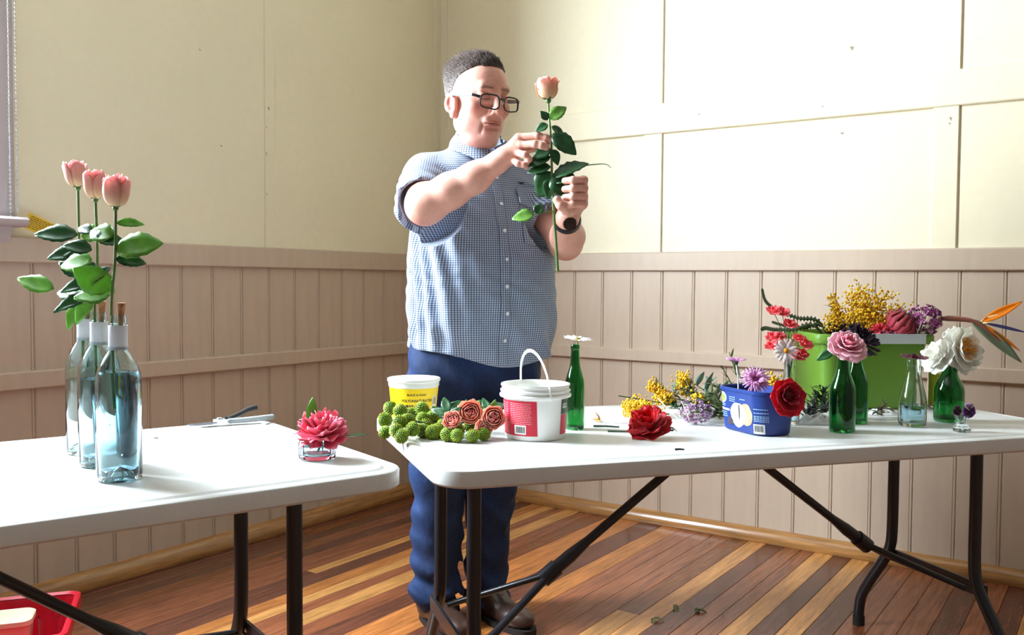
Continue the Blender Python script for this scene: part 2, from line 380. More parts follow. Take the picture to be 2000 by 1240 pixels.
def folding_table(name, ang, uc, vc, L, Wd, ends, label, J=.24, zj=0.0):
    th = RAD(ang); u = (math.cos(th), math.sin(th)); v = (math.sin(th), -math.cos(th))
    c = (uc*u[0]+vc*v[0], uc*u[1]+vc*v[1], 0)
    r = empty(name, c, th)           # local x = u, local y = -v
    tp = table_top(L, Wd, r); tp.location = (0, 0, TOP)
    # folding seam and steel rails under the top
    for s in (-1, 1):
        MB().box(-L/2+.10, L/2-.10, s*(Wd/2-.10)-.012, s*(Wd/2-.10)+.012, TOP-.052, TOP-.041).build('side_rail', M_steel, r, smooth=False)
    for e, (ue, d) in enumerate(ends):          # ue: local x of the leg frame, d: which way the brace runs (+1/-1)
        for s in (-1, 1):
            pts = [(ue, s*.155, TOP-.042), (ue, s*.156, .50), (ue, s*.157, .34), (ue, s*.166, .285), (ue, s*.195, .235), (ue, s*.245, .165), (ue, s*.285, .10), (ue, s*.296, .05), (ue, s*.297, .012)]
            lg = MB().tube(smooth_path(pts, 4), .0165, 12).build('leg', M_steel, r, ang=60)
            MB().tube([(ue, s*.297, 0), (ue, s*.297, .03)], .0185, 12).build('rubber_foot', M_rub, lg, ang=40)
        MB().tube([(ue, -.165, TOP-.055), (ue, .165, TOP-.055)], .013, 10).build('hinge_bar', M_steel, r, ang=60)
        # cross bar where the legs splay, with rivets
        cb = MB().prism([(-.004, -.018), (.004, -.018), (.004, .018), (-.004, .018)], 'y', -.185, .185); cb.xf(Matrix.Translation((ue-d*.016, 0, .262)))
        cbo = cb.build('cross_bar', M_steel, r, smooth=False)
        for s in (-1, 1): MB().ball((ue-d*.016+d*.0*0-(.006 if d > 0 else -.006)*-1, s*.155, .262), (.004, .006, .006), 8, 5).build('rivet', M_galv, cbo)
        # folding brace: a Y whose two arms meet the cross bar
        top_pt = (ue+d*(J+.42+zj), 0, TOP-.05)
        MB().tube([top_pt, (ue+d*(J+.10), 0, .443-zj), (ue+d*(J+.055), 0, .41-zj), (ue+d*J, 0, .371-zj)], [.0115, .0115, .017, .017], 10).build('brace', M_steel, r, ang=60)
        MB().tube([(ue+d*(J+.018), 0, .384-zj), (ue+d*(J-.02), 0, .356-zj)], .0215, 10).build('lock_collar', M_steel, r, ang=40)
        for s in (-1, 1):
            MB().tube([(ue+d*(J-.01), s*.008, .364-zj), (ue+d*.02, s*.145, .265)], .011, 8, flat=.75).build('brace_arm', M_steel, r, ang=60)
    tag(r, label, 'table')
    return r
# right table: u in [-.72,1.0], v in [2.2,2.985]
RT = folding_table('folding_table', 52.5, .14, 2.5925, 1.72, .785, ((.685, -1), (-.725, 1)), 'white folding table full of flowers, bottles and tubs in front of the man')
# left table: ends at u=-1.655
LT = folding_table('folding_table', 71, -2.535, 2.1525, 1.76, .785, ((.735, -1), (-.70, 1)), 'white folding table at left holding the three rose bottles', .26, .03)
# ------------------------------------------------------------------ the man
f32 = np.float32
def smin(a, b, k):
    h = np.maximum(k-np.abs(a-b), 0)/k; return np.minimum(a, b)-h*h*k*.25
def smax(a, b, k): return -smin(-a, -b, k)
def d_ell(P, c, r):
    q = [(P[i]-f32(c[i]))/f32(r[i]) for i in range(3)]
    k0 = np.sqrt(q[0]**2+q[1]**2+q[2]**2); k1 = np.sqrt((q[0]/r[0])**2+(q[1]/r[1])**2+(q[2]/r[2])**2)+f32(1e-6)
    return k0*(k0-1)/k1
def d_cone(P, a, b, ra, rb):
    a = np.array(a, float); b = np.array(b, float); d = b-a; L2 = float(d@d)+1e-12
    t = np.clip(((P[0]-a[0])*d[0]+(P[1]-a[1])*d[1]+(P[2]-a[2])*d[2])/L2, 0, 1)
    return np.sqrt((P[0]-a[0]-t*d[0])**2+(P[1]-a[1]-t*d[1])**2+(P[2]-a[2]-t*d[2])**2)-(ra+(rb-ra)*t)
class Field:
    def __init__(s, lo, hi, h, to_local=None):
        s.lo = np.array(lo, float); s.h = h; n = [int((hi[i]-lo[i])/h)+1 for i in range(3)]; s.n = n
        ax = [(lo[i]+h*np.arange(n[i])).astype(f32) for i in range(3)]
        s.W = np.meshgrid(*ax, indexing='ij'); s.L = to_local(s.W) if to_local else s.W
        s.F = np.full(n, .06, f32)
    def sl(s, lo, hi):
        a = [max(0, int((lo[i]-s.lo[i])/s.h)-1) for i in range(3)]; b = [min(s.n[i], int((hi[i]-s.lo[i])/s.h)+3) for i in range(3)]
        return tuple(slice(a[i], max(a[i], b[i])) for i in range(3))
    def op(s, fn, lo, hi, k=.01, mode='add'):
        z = s.sl(lo, hi)
        if s.F[z].size == 0: return
        d = fn([c[z] for c in s.L]).astype(f32)
        if mode == 'add': s.F[z] = smin(s.F[z], d, k)
        elif mode == 'sub': s.F[z] = smax(s.F[z], -d, k)
        elif mode == 'int': s.F[z] = smax(s.F[z], d, k)
        elif mode == 'disp': s.F[z] = s.F[z]+d
    def cone(s, a, b, ra, rb, k=.01, mode='add', m=.03):
        R = max(ra, rb)+m+k
        s.op(lambda P: d_cone(P, a, b, ra, rb), [min(a[i], b[i])-R for i in range(3)], [max(a[i], b[i])+R for i in range(3)], k, mode)
    def mesh(s):
        F = s.F; ins = F < 0; n = F.shape
        cnt = np.zeros([n[0]-1, n[1]-1, n[2]-1], np.int8)
        for i in (0, 1):
            for j in (0, 1):
                for k in (0, 1): cnt += ins[i:n[0]-1+i, j:n[1]-1+j, k:n[2]-1+k]
        act = (cnt > 0) & (cnt < 8); idx = np.argwhere(act); ID = np.full(act.shape, -1, np.int32); ID[act] = np.arange(len(idx))
        acc = np.zeros((len(idx), 3)); num = np.zeros(len(idx))
        cs = [(0,0,0),(1,0,0),(0,1,0),(1,1,0),(0,0,1),(1,0,1),(0,1,1),(1,1,1)]
        V = {c: F[idx[:, 0]+c[0], idx[:, 1]+c[1], idx[:, 2]+c[2]] for c in cs}
        for a in cs:
            for ax in range(3):
                if a[ax]: continue
                b = list(a); b[ax] = 1; b = tuple(b); va, vb = V[a], V[b]; m = (va < 0) != (vb < 0)
                t = va[m]/(va[m]-vb[m]); p = np.tile(np.array(a, float), (m.sum(), 1)); p[:, ax] = t; acc[m] += p; num[m] += 1
        vert = (idx+acc/num[:, None])*s.h+s.lo
        faces = []
        for ax in range(3):
            o1, o2 = [(1, 2), (2, 0), (0, 1)][ax]
            A = [slice(None)]*3; A[ax] = slice(0, n[ax]-1); B = [slice(None)]*3; B[ax] = slice(1, n[ax])
            i0, i1 = ins[tuple(A)], ins[tuple(B)]; e = np.argwhere(i0 != i1); sg = i0[e[:, 0], e[:, 1], e[:, 2]]
            ok = (e[:, o1] > 0) & (e[:, o2] > 0) & (e[:, o1] < n[o1]-1) & (e[:, o2] < n[o2]-1); e = e[ok]; sg = sg[ok]
            def cid(d1, d2):
                q = e.copy(); q[:, o1] += d1; q[:, o2] += d2; return ID[q[:, 0], q[:, 1], q[:, 2]]
            Q = np.stack([cid(-1, -1), cid(0, -1), cid(0, 0), cid(-1, 0)], 1); Q[~sg] = Q[~sg][:, ::-1]; faces.append(Q)
        Q = np.concatenate(faces); Q = Q[(Q >= 0).all(1)]
        return vert, Q
def np_mesh(name, V, Q, mat_, parent, cols=None, attrs=None):
    me = bpy.data.meshes.new(name); me.vertices.add(len(V)); me.vertices.foreach_set('co', np.asarray(V, f32).ravel())
    me.loops.add(Q.size); me.loops.foreach_set('vertex_index', Q.astype(np.int32).ravel())
    me.polygons.add(len(Q)); me.polygons.foreach_set('loop_start', np.arange(0, Q.size, 4, dtype=np.int32)); me.polygons.foreach_set('loop_total', np.full(len(Q), 4, np.int32))
    me.update(calc_edges=True); me.materials.append(mat_); me.polygons.foreach_set('use_smooth', [True]*len(Q))
    if cols is not None:
        at = me.color_attributes.new('Col', 'FLOAT_COLOR', 'POINT'); c = np.ones((len(V), 4), f32); c[:, :3] = cols; at.data.foreach_set('color', c.ravel())
    if attrs:
        for k, v in attrs.items():
            at = me.attributes.new(k, 'FLOAT_VECTOR', 'POINT'); at.data.foreach_set('vector', np.asarray(v, f32).ravel())
    me.validate()
    o = bpy.data.objects.new(name, me); COL.objects.link(o); o.parent = parent; return o

MAN = empty('person', (1.294, -1.425, 0), math.atan2(.5642, .8257))
tag(MAN, 'man in blue checked short-sleeved shirt, jeans and glasses examining a rose', 'person')
M_skin = mat('skin', (1, 1, 1), .48, attr=True, noise=(60, .06), bump=(300, .10), sss=.12, sssr=(.008, .003, .002))

# --- head
HC = np.array([.006, -.10, 1.642]); HS = 1.06; HY, HP = RAD(37), RAD(7)
_c, _s, _cp, _sp = math.cos(HY), math.sin(HY), math.cos(HP), math.sin(HP)
def to_head(Wc):
    x, y, z = [(Wc[i]-f32(HC[i]))/f32(HS) for i in range(3)]
    x1 = x*_c+y*_s; y1 = -x*_s+y*_c
    return [x1, y1*_cp+z*_sp, -y1*_sp+z*_cp]
def from_head(p):
    x, y, z = p; y1 = y*_cp-z*_sp; z1 = y*_sp+z*_cp
    return HC+HS*np.array([x*_c-y1*_s, x*_s+y1*_c, z1])
FH = Field((-.16, -.28, 1.38), (.18, .07, 1.80), .0021, to_head)
def hell(c, r, k=.012, mode='add'):
    w = from_head(c); R = max(r)*HS+.02+k
    FH.op(lambda P: d_ell(P, c, r), w-R, w+R, k, mode)
def hcone(a, b, ra, rb, k=.008, mode='add'):
    A, B = from_head(a), from_head(b); R = max(ra, rb)*HS+.016+k
    FH.op(lambda P: d_cone(P, a, b, ra, rb), np.minimum(A, B)-R, np.maximum(A, B)+R, k, mode)
hell((0, .014, .034), (.0765, .098, .084), .02)
hell((0, -.030, .030), (.064, .062, .070), .03)            # forehead
hell((0, -.024, -.045), (.064, .066, .074), .03)           # mid face
hell((0, -.030, -.082), (.056, .056, .042), .025)          # jaw
for s in (-1, 1):
    hell((s*.047, -.014, -.066), (.026, .040, .036), .02)  # jowl
    hell((s*.044, -.060, -.026), (.027, .024, .022), .02)  # cheek
hell((0, -.076, -.098), (.024, .018, .018), .016)          # chin
hell((0, -.028, -.116), (.052, .050, .026), .02)           # double chin
hcone((-.040, -.082, .028), (.040, -.082, .028), .011, .011, .014)
hcone((0, -.089, .018), (0, -.110, -.026), .0095, .0140, .010)     # nose ridge
hell((0, -.110, -.033), (.0155, .0140, .0130), .008)
for s in (-1, 1):
    hell((s*.0155, -.099, -.037), (.0095, .012, .0095), .006)
    hell((s*.033, -.099, .005), (.020, .016, .013), .009, 'sub')
    hell((s*.033, -.0765, .003), (.0175, .0150, .0135), .004)     # eyelid over the eyeball
    hcone((s*.018, -.0905, -.013), (s*.046, -.078, -.012), .006, .005, .006)   # pouch under the eye
    hcone((s*.020, -.103, -.037), (s*.038, -.087, -.068), .0046, .0038, .006, 'sub')   # nasolabial fold
    hcone((s*.031, -.085, -.074), (s*.034, -.080, -.098), .0034, .0028, .005, 'sub')   # fold beside the mouth
    hcone((s*.016, -.094, -.019), (s*.040, -.084, -.024), .0026, .0022, .004, 'sub')   # hollow under the eye
    hcone((s*.009, -.1085, -.0455), (s*.007, -.104, -.042), .0022, .0022, .002, 'sub')
hell((0, -.088, -.060), (.030, .012, .018), .012)          # muzzle
hell((0, -.0945, -.0635), (.024, .0062, .0034), .004)      # upper lip
hell((0, -.0925, -.0730), (.022, .0062, .0040), .004)      # lower lip
hcone((-.027, -.089, -.0705), (-.010, -.0975, -.0688), .0014, .0014, .004, 'sub'); hcone((.027, -.089, -.0705), (.010, -.0975, -.0688), .0014, .0014, .004, 'sub'); hcone((-.010, -.0980, -.0688), (.010, -.0980, -.0688), .0014, .0014, .004, 'sub')
hcone((-.016, -.092, -.083), (.016, -.092, -.083), .004, .004, .008, 'sub')
for s in (-1, 1):                                          # ears
    hell((s*.080, .000, -.026), (.009, .019, .030), .008)
    hell((s*.088, .009, -.019), (.0090, .020, .027), .006)
    hell((s*.096, -.004, -.018), (.0095, .0125, .019), .005, 'sub')
    hell((s*.094, -.008, -.036), (.007, .008, .008), .005, 'sub')
    hell((s*.082, -.007, -.052), (.009, .011, .011), .006)
FH.cone(tuple(from_head((0, .022, -.06))), (.012, -.035, 1.49), .060, .064, .025)
FH.cone((.012, -.035, 1.49), (.012, -.01, 1.36), .064, .075, .03)
HV, HQ = FH.mesh()
Lh = np.stack(to_head([HV[:, 0], HV[:, 1], HV[:, 2]]), 1)
def blob(P, c, r): return np.clip(1-np.sqrt((((P-np.array(c))/np.array(r))**2).sum(1)), 0, 1)
def mixc(c, col, w):
    w = np.clip(w, 0, 1)[:, None]; return c*(1-w)+np.array(col)*w
SK, SKR, SKS = srgb(212, 160, 142), srgb(190, 108, 98), srgb(178, 136, 128)
hc = np.tile(np.array(SK), (len(HV), 1))
ax_ = Lh.copy(); ax_[:, 0] = np.abs(ax_[:, 0])
hc = mixc(hc, SKR, .8*blob(ax_, (.046, -.07, -.028), (.035, .05, .03)))
hc = mixc(hc, SKR, .9*blob(ax_, (0, -.11, -.03), (.022, .03, .022)))
hc = mixc(hc, SKR, 1.3*blob(ax_, (.088, .003, -.022), (.024, .035, .048)))
hc = mixc(hc, SKS, .9*blob(ax_, (.02, -.06, -.09), (.07, .07, .05)))
hc = mixc(hc, SKR, .5*blob(ax_, (.0, -.03, -.125), (.07, .07, .03)))
_mn = np.sin(HV[:, 0]*150+2*np.sin(HV[:, 2]*90))*np.sin(HV[:, 2]*140+HV[:, 1]*120); hc = mixc(hc, SKR, .12+.12*_mn)
for _zz in (.046, .058, .070):     # faint forehead lines
    hc = mixc(hc, SKR, .22*np.clip(1-np.abs(Lh[:, 2]-_zz-.004*np.cos(Lh[:, 0]*70))/.0022, 0, 1)*(ax_[:, 0] < .042)*(Lh[:, 1] < -.05))
lip = srgb(178, 108, 98)
hc = mixc(hc, lip, 2.2*blob(ax_, (0, -.094, -.0640), (.028, .016, .0048)))
hc = mixc(hc, lip, 2.2*blob(ax_, (0, -.093, -.0732), (.025, .016, .0052)))
ml = np.clip(1-np.abs(ax_[:, 2]-(-.0685-.10*ax_[:, 0]))/.0022, 0, 1)*(ax_[:, 0] < .027)*(Lh[:, 1] < -.07)
hc = mixc(hc, srgb(112, 56, 52), ml*.95)
eyeb = srgb(112, 88, 76)
br = np.clip(1-np.abs(ax_[:, 2]-(.0275+.08*(ax_[:, 0]-.03)*(ax_[:, 0] < .03)-.25*np.clip(ax_[:, 0]-.036, 0, 1)))/.0055, 0, 1)*(ax_[:, 0] > .013)*(ax_[:, 0] < .054)*(Lh[:, 1] < -.05)
hc = mixc(hc, eyeb, br*.85)
hc = mixc(hc, srgb(190, 128, 112), 1.2*blob(ax_, (.033, -.09, .004), (.02, .02, .013)))
ls = np.clip(1-np.abs(ax_[:, 2]-(-.0055+9.0*(ax_[:, 0]-.033)**2))/.0022, 0, 1)*(np.abs(ax_[:, 0]-.033) < .0155)*(Lh[:, 1] < -.075)
hc = mixc(hc, srgb(52, 36, 32), ls*1.0)
hc = mixc(hc, srgb(150, 128, 116), 1.6*np.clip(1-np.abs(Lh[:, 2]-.012-.03)/.05, 0, 1)*np.clip((Lh[:, 1]-.012)/.02, 0, 1)*.35)
# --- arms and hands (his right arm is at the viewer's left)
RA = dict(sh=(-.165, -.055, 1.42), el=(-.134, -.275, 1.306), f1=(-.062, -.297, 1.345), f2=(.010, -.315, 1.382), wr=(.072, -.333, 1.421), pm=(.107, -.343, 1.447))
FR = Field((-.26, -.43, 1.20), (.25, .0, 1.53), .0022)
FR.cone(RA['sh'], RA['el'], .056, .049, .02); FR.cone(RA['el'], RA['f1'], .048, .0495, .045); FR.cone(RA['f1'], RA['f2'], .0495, .042, .02)
FR.cone(RA['f2'], RA['wr'], .042, .029, .02); FR.cone((-.140, -.262, 1.290), (-.130, -.28, 1.296), .030, .034, .02)
FR.cone(RA['wr'], (.092, -.34, 1.436), .029, .029, .015)
for p in ((.131, -.352, 1.486), (.136, -.358, 1.464), (.127, -.356, 1.443), (.112, -.350, 1.427)):      # back of the hand, metacarpals
    FR.cone((.088, -.338, 1.434), p, .021, .0135, .012)
def finger(F, pts, r0, r1, k=.006):
    n = len(pts)-1
    for i in range(n):
        ra = lerp(r0, r1, i/n); rb = lerp(r0, r1, (i+1)/n); F.cone(pts[i], pts[i+1], ra, rb, k if i == 0 else .003, m=.012)
        if 0 < i: F.cone(pts[i], tuple(np.array(pts[i])+1e-4), ra*1.06, ra*1.06, .003, m=.012)
RF = [[(.133, -.355, 1.489), (.184, -.372, 1.491), (.207, -.374, 1.485), (.226, -.373, 1.477)],
      [(.139, -.362, 1.466), (.177, -.381, 1.466), (.194, -.384, 1.462), (.209, -.382, 1.457)],
      [(.129, -.360, 1.445), (.150, -.388, 1.436), (.160, -.386, 1.424), (.154, -.370, 1.416)],
      [(.114, -.352, 1.428), (.131, -.378, 1.413), (.147, -.380, 1.410), (.154, -.367, 1.407)]]
for q, (a, b) in zip(RF, ((.0105, .0088), (.0108, .009), (.010, .0085), (.0092, .008))): finger(FR, q, a, b)
finger(FR, [(.092, -.332, 1.440), (.140, -.318, 1.458), (.184, -.330, 1.466), (.211, -.352, 1.474)], .016, .010)
RV, RQ = FR.mesh()
LA = dict(sh=(.155, .04, 1.395), el=(.279, -.115, 1.208), f1=(.279, -.20, 1.224), wr=(.270, -.335, 1.268), pm=(.288, -.352, 1.312))
FL = Field((.08, -.45, 1.12), (.37, .10, 1.50), .0022)
FL.cone(LA['sh'], LA['el'], .050, .048, .02); FL.cone(LA['el'], LA['f1'], .050, .049, .02); FL.cone(LA['f1'], LA['wr'], .049, .031, .02)
FL.cone(LA['wr'], LA['pm'], .030, .031, .015)
LFs = []
for z, a, b in ((1.368, .0112, .0095), (1.3455, .0116, .0098), (1.3230, .0112, .0095), (1.3025, .0100, .0088)):
    q = [(.312, -.345, z+.004), (.311, -.394, z), (.280, -.408, z-.002), (.259, -.396, z-.003)]
    FL.cone((.280, -.348, 1.300), q[0], .022, .014, .012); finger(FL, q, a, b); LFs.append(q)
finger(FL, [(.281, -.350, 1.290), (.263, -.388, 1.288), (.247, -.408, 1.298), (.236, -.408, 1.312)], .0165, .0108)
LV, LQ = FL.mesh()
def arm_col(V, tips, knuck):
    c = np.tile(np.array(SK), (len(V), 1))
    for p, r in knuck: c = mixc(c, SKR, 1.0*blob(V, p, (r, r, r)))
    for p in tips: c = mixc(c, srgb(236, 190, 176), .9*blob(V, p, (.012, .012, .012)))
    n = np.sin(V[:, 0]*330+2*np.sin(V[:, 2]*290))*np.sin(V[:, 2]*370+V[:, 1]*270); return mixc(c, SKR, .10+.06*n)
rc = arm_col(RV, [q[3] for q in RF], [((-.140, -.275, 1.275), .045)]+[(q[1], .014) for q in RF]+[(q[0], .016) for q in RF])
lc = arm_col(LV, [q[3] for q in LFs], [(q[1], .016) for q in LFs]+[(q[0], .018) for q in LFs]+[((.28, -.12, 1.17), .05)])
# torso and legs inside the clothes
FB = Field((-.26, -.22, .05), (.28, .24, 1.50), .011)
FB.cone((.01, .0, 1.32), (.01, -.02, .95), .12, .14, .05); FB.cone((-.13, -.05, 1.40), (.16, .05, 1.40), .06, .06, .04); FB.cone((.0, 0, 1.30), (.0, .0, 1.45), .09, .05, .03)
FB.cone((-.09, -.03, .90), (-.12, -.03, .10), .085, .04, .03); FB.cone((.07, .04, .90), (.045, .05, .10), .085, .04, .03)
BV, BQ = FB.mesh(); bc = np.tile(np.array(SK), (len(BV), 1))
off = np.cumsum([0, len(HV), len(RV), len(LV)])
body = np_mesh('body', np.concatenate([HV, RV, LV, BV]), np.concatenate([HQ+off[0], RQ+off[1], LQ+off[2], BQ+off[3]]), M_skin, MAN, np.concatenate([hc, rc, lc, bc]))

# --- hair: short swept-back crop, dark on top and grey at the sides
hn = np.zeros((len(HV), 3)); a_, b_, c_ = HV[HQ[:, 0]], HV[HQ[:, 1]], HV[HQ[:, 2]]
fn = np.cross(b_-a_, c_-a_)
for k in range(4): np.add.at(hn, HQ[:, k], fn)
hn /= (np.linalg.norm(hn, axis=1, keepdims=True)+1e-12)
X, Y, Z = Lh[:, 0], Lh[:, 1], Lh[:, 2]
def hair_mask(X, Y, Z):
    aX = np.abs(X)
    line = np.where(Y < -.01, .086-.22*np.clip(aX-.035, 0, 1)-.55*np.clip(Y+.052, 0, 1), 0)     # front hairline height falls towards the temples
    side = np.where(Y >= -.01, .086-.55*(.042)-.22*np.clip(aX-.035, 0, 1)-1.35*np.clip(Y+.01, 0, 1), 0)
    lim = np.where(Y < -.01, line, np.maximum(side, -.062))+.0012*np.sin(Y*420+2*np.sin(Z*300))
    ear = (aX > .068) & (np.abs(Y-.004) < .028) & (Z < .016)
    return (Z > lim) & ~ear & (aX < .083), np.clip((Z-lim)/.028, 0, 1)
hm, hmar = hair_mask(X, Y, Z)
rngn = np.random.default_rng(3)
cap = MB(); remap = {}
fq = HQ[hm[HQ].all(1)]
vi = np.unique(fq); mp_ = -np.ones(len(HV), int); mp_[vi] = np.arange(len(vi))
top_w = np.clip((Lh[:, 2]-.03)/.05, 0, 1)
hthick = .0008+hmar**.7*(.0015+.008*top_w+.004*top_w*np.clip((.02-Lh[:, 1])/.07, 0, 1))
hcap = HV[vi]+hn[vi]*hthick[vi, None]
cap.v = [tuple(p) for p in hcap]; cap.f = [tuple(mp_[q]) for q in fq]; cap.mi = [0]*len(cap.f)
dk, gy = np.array(srgb(66, 52, 45)), np.array(srgb(122, 114, 110))
def hair_col(P):
    gw = np.clip(1-(P[:, 2]-.006)/.070, 0, 1); return dk*(1-gw[:, None])+gy*gw[:, None]
hcol = hair_col(Lh)
cap.c = [(*c, 1.0) for c in hcol[vi]*.7]
ns = 9000; sel = rngn.choice(vi, ns)
for i in sel:
    p = HV[i]+hn[i]*hthick[i]*.9; nl = hn[i]; tw = top_w[i]
    back = from_head((Lh[i]+np.array([-.004, .05, .012]))*1.0)-from_head(Lh[i]); back /= np.linalg.norm(back)
    ln = lerp(.008, .030, tw*(.4+.6*hmar[i]))*rngn.uniform(.6, 1.2); frw = np.clip((-Lh[i][1]-.02)/.05, 0, 1)*tw
    d = nl*(.34+.25*frw)+back*1.0+rngn.normal(0, .15, 3); d /= np.linalg.norm(d)
    q1 = p+d*ln*.5+nl*.0015*tw; q2 = p+d*ln-nl*.005*(1-.5*frw)
    sd = np.cross(d, nl); sd /= (np.linalg.norm(sd)+1e-9); w = .0011
    c = hcol[i]*rngn.uniform(.5, 1.7)
    cap.add([p-sd*w, p+sd*w, p+nl*w, q1-sd*w*.8, q1+sd*w*.8, q1+nl*w*.8, q2], [(0, 1, 4, 3), (1, 2, 5, 4), (2, 0, 3, 5), (3, 4, 6), (4, 5, 6), (5, 3, 6)], 0, tuple(c))
M_hair = mat('short_greying_hair', (1, 1, 1), .5, attr=True, noise=(200, .2), spec=.3)
cap.build('hair', M_hair, MAN, ang=0, colors=True)

# --- glasses
M_frm = mat('black_glasses_frame', (.012, .011, .012), .25, noise=(40, .1)); M_tmp = mat('pale_glasses_temple', (.20, .24, .26), .3, noise=(40, .1))
M_lens = mat('spectacle_lens', (1, 1, 1), .0, trans=1.0, ior=1.04, noise=(4, .01))
GL = empty('glasses'); GL.parent = MAN
def hp(p): return tuple(from_head(p))
for s in (-1, 1):
    rim = []
    for k in range(36):
        t = 2*PI*k/36; ex = .028*np.sign(math.cos(t))*abs(math.cos(t))**.55; ez = .0185*np.sign(math.sin(t))*abs(math.sin(t))**.6
        xx = s*(.0365)+ex; rim.append(hp((xx, -.1225+.9*(abs(xx)-.01)**2*4, -.013+ez-(.002 if s*ex < 0 and ez < 0 else 0))))
    MB().tube(rim+[rim[0]], .0021, 6, cap=False, flat=1.3).build('lens_rim', M_frm, GL, ang=80)
    cen = np.mean(rim, 0); ln_ = MB(); ln_.add([tuple(cen)]+[tuple(np.array(p)) for p in rim], [(0, 1+k, 1+(k+1) % 36) for k in range(36)])
    fwd = np.array(hp((0, -.001, 0)))-np.array(hp((0, 0, 0))); b0 = len(ln_.v)
    ln_.add([tuple(cen+fwd*1.2)]+[tuple(np.array(p)+fwd*1.2) for p in rim], [(0, 1+(k+1) % 36, 1+k) for k in range(36)])
    ln_.add([tuple(p) for p in rim]+[tuple(np.array(p)+fwd*1.2) for p in rim], [(k, (k+1) % 36, 36+(k+1) % 36, 36+k) for k in range(36)])
    ln_.build('lens', M_lens, GL, ang=40)
    MB().tube([hp((s*.0635, -.111, -.004)), hp((s*.0745, -.104, -.001)), hp((s*.079, -.094, .001))], .0032, 6, flat=1.4).build('hinge', M_frm, GL)
    MB().tube([hp((s*.080, -.094, .001)), hp((s*.0865, -.05, .003)), hp((s*.0895, -.012, .005)), hp((s*.0875, .010, -.002))], [.0030, .0042, .0040, .0030], 6, flat=1.5).build('temple', M_tmp, GL, ang=60)
MB().tube([hp((-.009, -.1225, -.006)), hp((-.004, -.1250, -.003)), hp((.004, -.1250, -.003)), hp((.009, -.1225, -.006))], .0026, 6).build('bridge', M_frm, GL, ang=60)

# --- shirt
M_shirt = bpy.data.materials.new('blue_check_cotton'); M_shirt.use_nodes = True
def shirt_nodes(m):
    nt = m.node_tree; N = nt.nodes; L = nt.links; bs = N['Principled BSDF']; bs.inputs['Roughness'].default_value = .85; bs.inputs['Sheen Weight'].default_value = .15
    at = N.new('ShaderNodeAttribute'); at.attribute_name = 'cloth'; sp = N.new('ShaderNodeSeparateXYZ'); L.new(at.outputs['Vector'], sp.inputs[0])
    outs = []
    for k, (fr, duty) in enumerate(((1/.0066, .56), (1/.0066, .50))):
        mu = N.new('ShaderNodeMath'); mu.operation = 'MULTIPLY'; mu.inputs[1].default_value = fr; L.new(sp.outputs[k], mu.inputs[0])
        fc = N.new('ShaderNodeMath'); fc.operation = 'FRACT'; L.new(mu.outputs[0], fc.inputs[0])
        lt = N.new('ShaderNodeMath'); lt.operation = 'LESS_THAN'; lt.inputs[1].default_value = duty; L.new(fc.outputs[0], lt.inputs[0])
        ml = N.new('ShaderNodeMath'); ml.operation = 'MULTIPLY'; ml.inputs[1].default_value = (.55, .45)[k]; L.new(lt.outputs[0], ml.inputs[0]); outs.append(ml.outputs[0])
    ad = N.new('ShaderNodeMath'); ad.operation = 'ADD'; L.new(outs[0], ad.inputs[0]); L.new(outs[1], ad.inputs[1])
    rp = N.new('ShaderNodeValToRGB'); e = rp.color_ramp.elements; e[0].color = (.48, .57, .72, 1); e[1].color = (.040, .060, .135, 1); L.new(ad.outputs[0], rp.inputs[0])
    nz = N.new('ShaderNodeTexNoise'); nz.inputs['Scale'].default_value = 35; mx = N.new('ShaderNodeMix'); mx.data_type = 'RGBA'; mx.blend_type = 'MULTIPLY'; mx.inputs[0].default_value = .25
    L.new(rp.outputs[0], mx.inputs[6]); L.new(nz.outputs[0], mx.inputs[7]); L.new(mx.outputs[2], bs.inputs['Base Color'])
    n2 = N.new('ShaderNodeTexNoise'); n2.inputs['Scale'].default_value = 26; n2.inputs['Detail'].default_value = 6
    bp = N.new('ShaderNodeBump'); bp.inputs['Strength'].default_value = .35; bp.inputs['Distance'].default_value = .006; L.new(n2.outputs[0], bp.inputs['Height']); L.new(bp.outputs[0], bs.inputs['Normal'])
shirt_nodes(M_shirt)
TY = RAD(27); tc_, ts_ = math.cos(TY), math.sin(TY); TC = (.008, .0)
def to_torso(P):
    x, y = P[0]-TC[0], P[1]-TC[1]; return x*tc_+y*ts_, -x*ts_+y*tc_, P[2]
def from_torso(x, y, z): return (TC[0]+x*tc_-y*ts_, TC[1]+x*ts_+y*tc_, z)
_z = np.array([.78, .86, .95, 1.05, 1.15, 1.25, 1.34, 1.40, 1.44, 1.475, 1.505, 1.53, 1.56])
_a = .975*np.array([.222, .226, .232, .234, .232, .226, .220, .210, .190, .150, .100, .078, .072])
_b = np.array([.172, .178, .186, .188, .184, .174, .160, .146, .130, .112, .090, .076, .072])
_y = np.array([-.020, -.024, -.030, -.034, -.034, -.028, -.014, -.002, .008, .012, .010, .004, .0])
_p = np.array([2.7, 2.7, 2.7, 2.7, 2.7, 2.6, 2.5, 2.4, 2.3, 2.1, 2.0, 2.0, 2.0])
def d_torso(P, grow=0.0):
    x, y, z = to_torso(P); a = np.interp(z, _z, _a)+grow; b = np.interp(z, _z, _b)+grow; c = np.interp(z, _z, _y); p = np.interp(z, _z, _p)
    f = ((np.abs(x)/a)**p+(np.abs(y-c)/b)**p)**(1/p)
    return (f-1)*np.minimum(a, b)*.92
